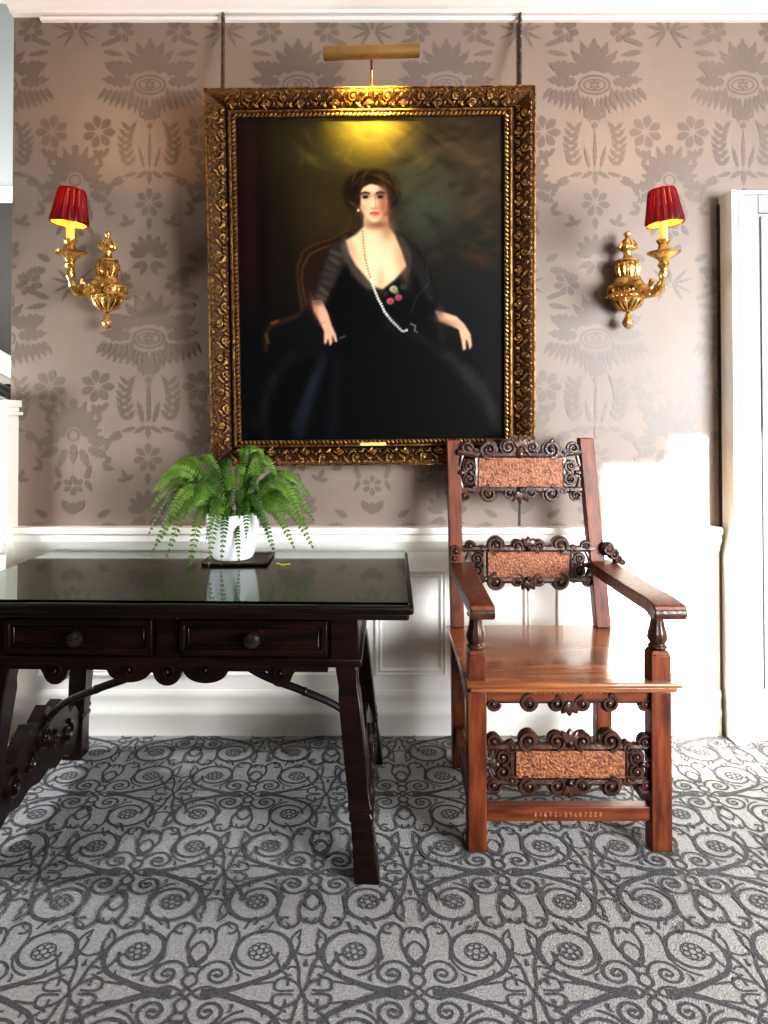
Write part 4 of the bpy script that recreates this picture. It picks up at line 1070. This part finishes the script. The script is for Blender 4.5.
rear((tr0.x, tr1.x, tr0.z, YT_), (mr0.x, mr1.x, mr0.z, YM), (P(597, 764, YB_).x, P(612.5, 764, YB_).x, 0, YB_))
# seat board with moulded edge
sfl, sfr = P(466, 686, 2.035).x, P(684, 686, 2.035).x
sbl, sbr = P(446, 628, 2.60).x, P(684, 686, 2.035).x
s = MB()
def slab(e, z0, z1):
    s.hexa([(sfl+e, 2.035+e, z0), (sfr-e, 2.035+e, z0), (sbr-e, 2.60, z0), (sbl+e, 2.60, z0)], [(sfl+e, 2.035+e, z1), (sfr-e, 2.035+e, z1), (sbr-e, 2.60, z1), (sbl+e, 2.60, z1)])
slab(0, ZS1-.015, ZS1); slab(.012, ZS0, ZS1-.013)
s.build('seat', M['seat'], ch, bevel=.005)
# carved rails
def volv(s, x, z_, r, y, d, up, th=.018, w=None):
    w = w or r*.26
    n = 14; pl_ = [(x+r*.92*math.cos(2*PI*i/n), z_+r*.92*math.sin(2*PI*i/n)) for i in range(n)]
    s.prism(pl_, 'y', y, y+th)
    volute3(s, lambda a, b: Vector((a, y-.002, b)), x, z_, r*.86, up, d, 1.45, w, 20)
def leafy(s, x, z_, ang, l, w, y):
    pts = [Vector((x+math.sin(ang)*l*t, y-.003, z_+math.cos(ang)*l*t)) for t in (0, .3, .6, .85, 1)]
    s.tube(pts, [w*.5, w, w*.85, w*.5, w*.1], 7, ref=(0, 1, 0), flat=.8)
def carved_rail(name, pl0, pr0, rakeY, panel, ctr, vol, ends, half='both', extra=None, label=None):
    """all coordinates given as photo-plane points at depth rakeY (built at that real depth)"""
    s = MB(); y = rakeY; q = lambda a, b: P(a, b, y)
    x0, z1 = q(panel[0], panel[1]).x, q(panel[0], panel[1]).z; x1, z0 = q(panel[2], panel[3]).x, q(panel[2], panel[3]).z
    bd = .010
    s.box((x0-bd, y, z0-bd), (x1+bd, y+.022, z1+bd))
    L_, R_2 = q(pl0, panel[1]).x, q(pr0, panel[1]).x
    sc_ = (q(100, 100).x-q(99, 100).x)
    for (px_, py_, rp, d, up) in vol:
        p_ = q(px_, py_); volv(s, p_.x, p_.z, rp*sc_, y, d, up)
    for (xa, ya, xb, yb, w) in ends:
        a, b = q(xa, ya), q(xb, yb); s.tube([a+Vector((0, .008, 0)), (a+b)/2+Vector((0, .006, 0)), b+Vector((0, .008, 0))], w*sc_, 7)
    for (px_, py_, a, l, w) in ctr:
        p_ = q(px_, py_); leafy(s, p_.x, p_.z, a, l*sc_, w*sc_, y)
        s.ball((p_.x, y-.002, p_.z), w*sc_*.9, 8, 5)
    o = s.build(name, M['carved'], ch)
    pn = MB(); pn.box((x0, y-.006, z0), (x1, y+.004, z1))
    po_ = pn.build('tooled_panel', M['panel'], o, bevel=.002); po_['label'] = 'tan tooled rectangular panel'
    return o
def mirr(lst, c):
    out = []
    for v in lst: out.append(v); out.append((2*c-v[0], v[1], v[2], -v[3], PI-v[4]))
    return out
def mirr_e(lst, c): return [e for v in lst for e in (v, (2*c-v[0], v[1], 2*c-v[2], v[3], v[4]))]
def fan(x, y, l, w, angs): return [(x, y, D(a), l, w) for a in angs]
def side_c(xp, xe, ym, h):
    """C scroll pair between panel edge xp and the post xe"""
    return []
# top rail
c = 520.0
vol = mirr([(c+12, 447, 8.8, -1, -PI/2), (c+6, 440, 5.2, -1, 0), (c+31, 449.5, 10, 1, -PI/2), (c+43, 452.5, 4.6, -1, 0), (c+53, 448, 6.8, -1, PI),
            (c+11, 492.5, 7.2, 1, PI/2), (c+31, 493.5, 9.6, -1, PI/2), (c+44, 490, 4.6, 1, 0), (c+56, 495, 6.6, 1, PI), (c+50.5, 466, 7.2, -1, -PI/2), (c+50.5, 479, 7.2, 1, PI/2)], c)
ctr = fan(c, 449, 15, 4.6, (0, -32, 32)) + fan(c, 454, 8, 5, (0,)) + fan(c, 490, 14, 4.2, (180, 145, 215)) + fan(c+56, 472.5, 6, 2.6, (90,)) + fan(c-56, 472.5, 6, 2.6, (-90,)) + fan(c+30, 444, 7, 2.4, (30,)) + fan(c-30, 444, 7, 2.4, (-30,))
ends = mirr_e([(c+36, 455, c+62, 452, 3.4), (c+36, 490, c+62, 490, 3.4), (c, 455, c+40, 455.5, 3.6), (c, 490, c+40, 489.5, 3.6), (c+44, 458, c+44, 486, 2.8), (c+57, 455, c+60, 466, 1.8), (c+57, 489, c+60, 478, 1.8)], c)
carved_rail('crest_rail', 461, 580, 2.628, (478, 457.5, 562.5, 487), ctr, vol, ends)
# lower back rail
c = 528
vol = mirr([(c+11, 546, 7.4, -1, -PI/2), (c+32, 545, 9.8, 1, -PI/2), (c+46, 549, 4.6, -1, 0), (c+58, 546, 5.8, -1, PI),
            (c+11, 580, 7.4, 1, PI/2), (c+32, 581.5, 9.8, -1, PI/2), (c+46, 579, 4.6, 1, 0), (c+60, 581.5, 5.8, 1, PI), (c+51, 558.5, 7, -1, -PI/2), (c+51, 571, 7, 1, PI/2)], c)
ctr = fan(c, 547, 11, 4.2, (0, -35, 35)) + fan(c, 579, 12, 4, (180, 148, 212)) + fan(c+56, 565, 8, 2.8, (90,)) + fan(c-56, 565, 8, 2.8, (-90,))
ends = mirr_e([(c+36, 549, c+66, 549, 3.2), (c+36, 579, c+66, 580, 3.2), (c, 549, c+40, 549, 3.6), (c, 580, c+40, 580, 3.6), (c+44, 552, c+44, 578, 2.8), (c+58, 551, c+62, 560, 1.8), (c+58, 578, c+62, 569, 1.8)], c)
carved_rail('back_rail', 463, 594, 2.595, (487.5, 551.5, 568.5, 577.5), ctr, vol, ends)
# front stretcher panel
c = 569.5
vol = mirr([(c+13, 741, 10, -1, -PI/2), (c+41, 740.5, 11.2, 1, -PI/2), (c+58, 747, 6.5, -1, 0), (c+76, 741.5, 8.2, -1, PI),
            (c+13, 785.5, 9.6, 1, PI/2), (c+41, 786, 11.2, -1, PI/2), (c+58, 780.5, 6.5, 1, 0), (c+76, 785, 8.2, 1, PI), (c+67, 757, 8.6, -1, -PI/2), (c+67, 771.5, 8.6, 1, PI/2)], c)
ctr = fan(c, 743, 15, 5, (0, -34, 34)) + fan(c, 783, 14.5, 4.8, (180, 146, 214)) + fan(c+73, 764, 10, 3.4, (90,)) + fan(c-73, 764, 10, 3.4, (-90,))
ends = mirr_e([(c+46, 747, c+83, 747, 4), (c+46, 781.5, c+83, 782, 4), (c, 747, c+50, 747, 4.2), (c, 782, c+50, 782, 4.2), (c+58, 750, c+58, 778, 3.4), (c+76, 748, c+80, 758, 2.2), (c+76, 780, c+80, 770, 2.2)], c)
carved_rail('front_panel_rail', 487, 652, 2.072, (515.5, 750.5, 624.5, 777.5), ctr, vol, ends)
# apron rail under the seat with carved drops
yr = 2.068; q = lambda a, b: P(a, b, yr); sc_ = q(100, 100).x-q(99, 100).x
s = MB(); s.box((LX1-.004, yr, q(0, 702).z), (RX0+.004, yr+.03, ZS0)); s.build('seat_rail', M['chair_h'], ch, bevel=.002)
def inlay(px0, px1, py0, py1, Y, par, step=5.0):
    s = MB(); k = int((px1-px0)/step)
    for i in range(k):
        a = P(px0+i*step+1, py0, Y); b = P(px0+i*step+step-1.2, py1, Y)
        s.box((a.x, Y-.0015, a.z), (b.x, Y+.004, b.z))
    return s.build('inlay_band', M['panel'], par)
inlay(533, 606, 689.6, 693.4, yr, [o for o in ch.children if o.name.startswith('seat_rail')][0])
s = MB()
for (px_, py_, rp, d, up) in mirr([(c+40, 703.5, 10, -1, PI/2), (c+76, 704.5, 7.6, 1, PI), (c+13, 704, 9, 1, PI/2)], c):
    p_ = q(px_, py_); volv(s, p_.x, p_.z, rp*sc_, yr+.004, d, up)
for (px_, py_, a, l, w) in fan(c, 702, 14, 4.8, (180, 145, 215)):
    p_ = q(px_, py_); leafy(s, p_.x, p_.z, a, l*sc_, w*sc_, yr+.004)
for (xa, ya, xb, yb, w) in mirr_e([(c+46, 703, c+70, 703, 1.8), (c+20, 703, c+34, 703, 1.8)], c):
    a, b = q(xa, ya), q(xb, yb); s.tube([a+Vector((0, .01, 0)), b+Vector((0, .01, 0))], w*sc_, 6)
s.build('carved_skirt', M['carved'], ch)
# lower stretchers
a0, a1 = P(487, 807, FY0+.008), P(652, 821.5, FY0+.008)
s = MB(); s.box((LX1-.004, FY0+.008, a1.z), (RX0+.004, FY0+.045, a0.z)); fs_ = s.build('front_stretcher', M['chair_h'], ch, bevel=.003)
inlay(533, 606, 812, 816.5, FY0+.008, fs_)
for (xa, xb) in ((LX0+.008, P(459, 740, YB_).x-.012), (RX1-.045, P(604, 740, YB_).x-.005)):
    s = MB(); zlo, zhi = .085, .145
    s.hexa([(xa, FY1-.01, zlo), (xa+.028, FY1-.01, zlo), (xb+.028, YB_+.01, zlo), (xb, YB_+.01, zlo)], [(xa, FY1-.01, zhi), (xa+.028, FY1-.01, zhi), (xb+.028, YB_+.01, zhi), (xb, YB_+.01, zhi)])
    s.build('side_stretcher', M['chair'], ch, bevel=.003)
# side seat rails
for (xa, xb) in ((LX0+.008, P(459, 700, YB_).x-.012), (RX1-.045, P(604, 700, YB_).x-.005)):
    s = MB(); s.hexa([(xa, FY1-.01, ZS0-.07), (xa+.028, FY1-.01, ZS0-.07), (xb+.028, YB_+.01, ZS0-.07), (xb, YB_+.01, ZS0-.07)], [(xa, FY1-.01, ZS0+.002), (xa+.028, FY1-.01, ZS0+.002), (xb+.028, YB_+.01, ZS0+.002), (xb, YB_+.01, ZS0+.002)])
    s.build('side_rail', M['chair'], ch)
s = MB(); s.box((ml1.x-.02, YB_+.01, ZS0-.06), (mr0.x+.02, YB_+.035, ZS0)); s.build('back_seat_rail', M['chair_h'], ch)
# arm supports
def support(x0, x1):
    xc = (x0+x1)/2; hw_ = (x1-x0)/2; yc = FY0+.028
    s = MB(); zA = ZS1+.085
    s.box((x0, yc-hw_, ZS1-.005), (x1, yc+hw_, zA-.012)); s.hexa([(x0, yc-hw_, zA-.012), (x1, yc-hw_, zA-.012), (x1, yc+hw_, zA-.012), (x0, yc+hw_, zA-.012)], [(x0+.007, yc-hw_+.007, zA), (x1-.007, yc-hw_+.007, zA), (x1-.007, yc+hw_-.007, zA), (x0+.007, yc+hw_-.007, zA)])
    zt2 = ZARM-.042; h_ = zt2-zA
    s.lathe([(.020, zA-.002), (.027, zA+.006), (.027, zA+.010), (.020, zA+.016), (.025, zA+.024), (.0285, zA+h_*.30), (.026, zA+h_*.45), (.021, zA+h_*.62), (.0185, zA+h_*.78), (.020, zA+h_*.85), (.026, zA+h_*.90), (.026, zA+h_*.94), (.019, zA+h_*.97), (.019, zt2+.004)], (xc, yc, 0), 22, mi=1, lobes=9, lobe_amp=.05)
    return s.build('arm_support', [M['chair'], M['carved']], ch, bevel=.002)
ZARM = P(500, 604, 2.00).z
support(LX0+.003, LX1-.002); support(RX0+.001, RX1-.001)
# arms
def arm_(fx0, fx1, bx0, bx1, zb0):
    s = MB(); th = .036
    secs = [(1.985, fx0, fx1, ZARM-.028, ZARM-.010), (1.988, fx0, fx1, ZARM-.040, ZARM-.002), (2.00, fx0, fx1, ZARM-.044, ZARM), (2.06, fx0+.001, fx1-.001, ZARM-.036, ZARM+.004)]
    for k in range(1, 7):
        t = k/6
        secs.append((2.06+(2.615-2.06)*t, fx0+(bx0-fx0)*t, fx1+(bx1-fx1)*t, ZARM-.034+(zb0-ZARM-.002)*t-.004*math.sin(PI*t), ZARM+.004+(zb0-ZARM)*t-.004*math.sin(PI*t)))
    vs = []
    for (y, xa, xb, za, zb_) in secs: vs += [(xa, y, za), (xb, y, za), (xb, y, zb_), (xa, y, zb_)]
    fs = [(0, 1, 2, 3), tuple(reversed(range(len(vs)-4, len(vs))))]
    for i in range(len(secs)-1):
        for j in range(4): a = i*4+j; b = i*4+(j+1) % 4; fs.append((b, a, a+4, b+4))
    s.add(vs, fs)
    # rolled front end
    s.tube([(fx0-.001, 2.000, ZARM-.024), (fx1+.001, 2.000, ZARM-.024)], .019, 14, mi=1)
    return s.build('arm', [M['chair'], M['carved']], ch, bevel=.003)
af = lambda x: P(x, 608, 1.985).x
ab = lambda x, y=560: P(x, y, 2.61).x
arm_(af(470.5), af(495), ab(449), ab(472), P(0, 563, 2.61).z)
arm_(af(655), af(687), ab(588), ab(612), P(0, 561, 2.61).z)
# carved ear where the right arm meets the post
for sgn, pxx in ((1, 607), (-1, 449)):
    s = MB(); p_ = P(pxx, 557, 2.585)
    if sgn > 0:
        for (dx, dz, r) in ((.0, .030, .026), (.020, .012, .022), (.036, -.008, .018), (.052, -.018, .012)):
            volute3(s, lambda a, b: Vector((a, 2.57, b)), p_.x+dx, p_.z+dz, r*.8, PI/2, -1, 1.3, r*.32, 16); s.ball((p_.x+dx, 2.585, p_.z+dz), r, 10, 6, sc3=(1, .8, 1))
    else:
        for (dx, dz, r) in ((.022, .026, .020), (.016, .000, .018)):
            volute3(s, lambda a, b: Vector((a, 2.555, b)), p_.x+dx, p_.z+dz, r, PI/2, 1, 1.3, r*.32, 16); s.ball((p_.x+dx, 2.568, p_.z+dz), r, 10, 6, sc3=(1, .8, 1))
    s.build('arm_scroll', M['carved'], ch)

# ------------------------------------------------------------------ lights
w = bpy.data.worlds.new('world'); sc.world = w; w.use_nodes = True
w.node_tree.nodes['Background'].inputs[0].default_value = (0.75, 0.85, 1.0, 1); w.node_tree.nodes['Background'].inputs[1].default_value = 1.0
def area(name, loc, target, sx, sy, e, col):
    d = bpy.data.lights.new(name, 'AREA'); d.shape = 'RECTANGLE'; d.size = sx; d.size_y = sy; d.energy = e; d.color = col
    o = bpy.data.objects.new(name, d); COL.objects.link(o); o.location = loc
    o.rotation_euler = (Vector(target)-Vector(loc)).to_track_quat('-Z', 'Y').to_euler(); return o
sd = bpy.data.lights.new('sun', 'SUN'); sd.energy = 22; sd.angle = D(.6); sd.color = (1, .96, .88)
so = bpy.data.objects.new('sun', sd); COL.objects.link(so); so.rotation_euler = Vector((-.45, 1, -.27)).to_track_quat('-Z', 'Y').to_euler(); so.location = (3, -3, 3)
area('window_sky_right', (3.0, -.45, 1.45), (1.2, 2.8, 1.15), 1.7, 1.5, 132, (.95, .98, 1.04)).data.spread = D(105)
area('fill_mid', (1.3, YF+.03, 1.25), (0.0, 2.8, .6), 1.5, 1.2, 30, (1, .93, .84))  # added fill lamp, the wall has no window here
area('fill_left', (-1.2, YF+.03, 1.5), (-.6, 2.8, 1.0), 1.4, 1.6, 4, (1, .88, .76))  # weak added fill from the left, no opening behind it
area('hall_window', (-2.35, 2.28, 1.12), (-1.1, 2.8, 0.85), .25, .3, 34, (.92, .95, 1.0))
area('picture_lamp', cen+Vector((0, .028, -.020)), (cen.x, 2.70, cen.z-.155), .20, .015, 3.2, (1.0, .70, .14)).data.spread = D(60)
area('hall_fill', (-2.4, 3.2, 2.3), (-1.8, 4.4, 2.6), 1.0, 1.0, 30, (1, .95, .92))  # unseen lamp added to brighten the stair hall

vs_ = sc.view_settings
vs_.view_transform = 'Standard'; vs_.look = 'Medium High Contrast'; vs_.exposure = 0.0
sc.cycles.use_denoising = True
sc.cycles.max_bounces = 8
sc.cycles.sample_clamp_indirect = 6
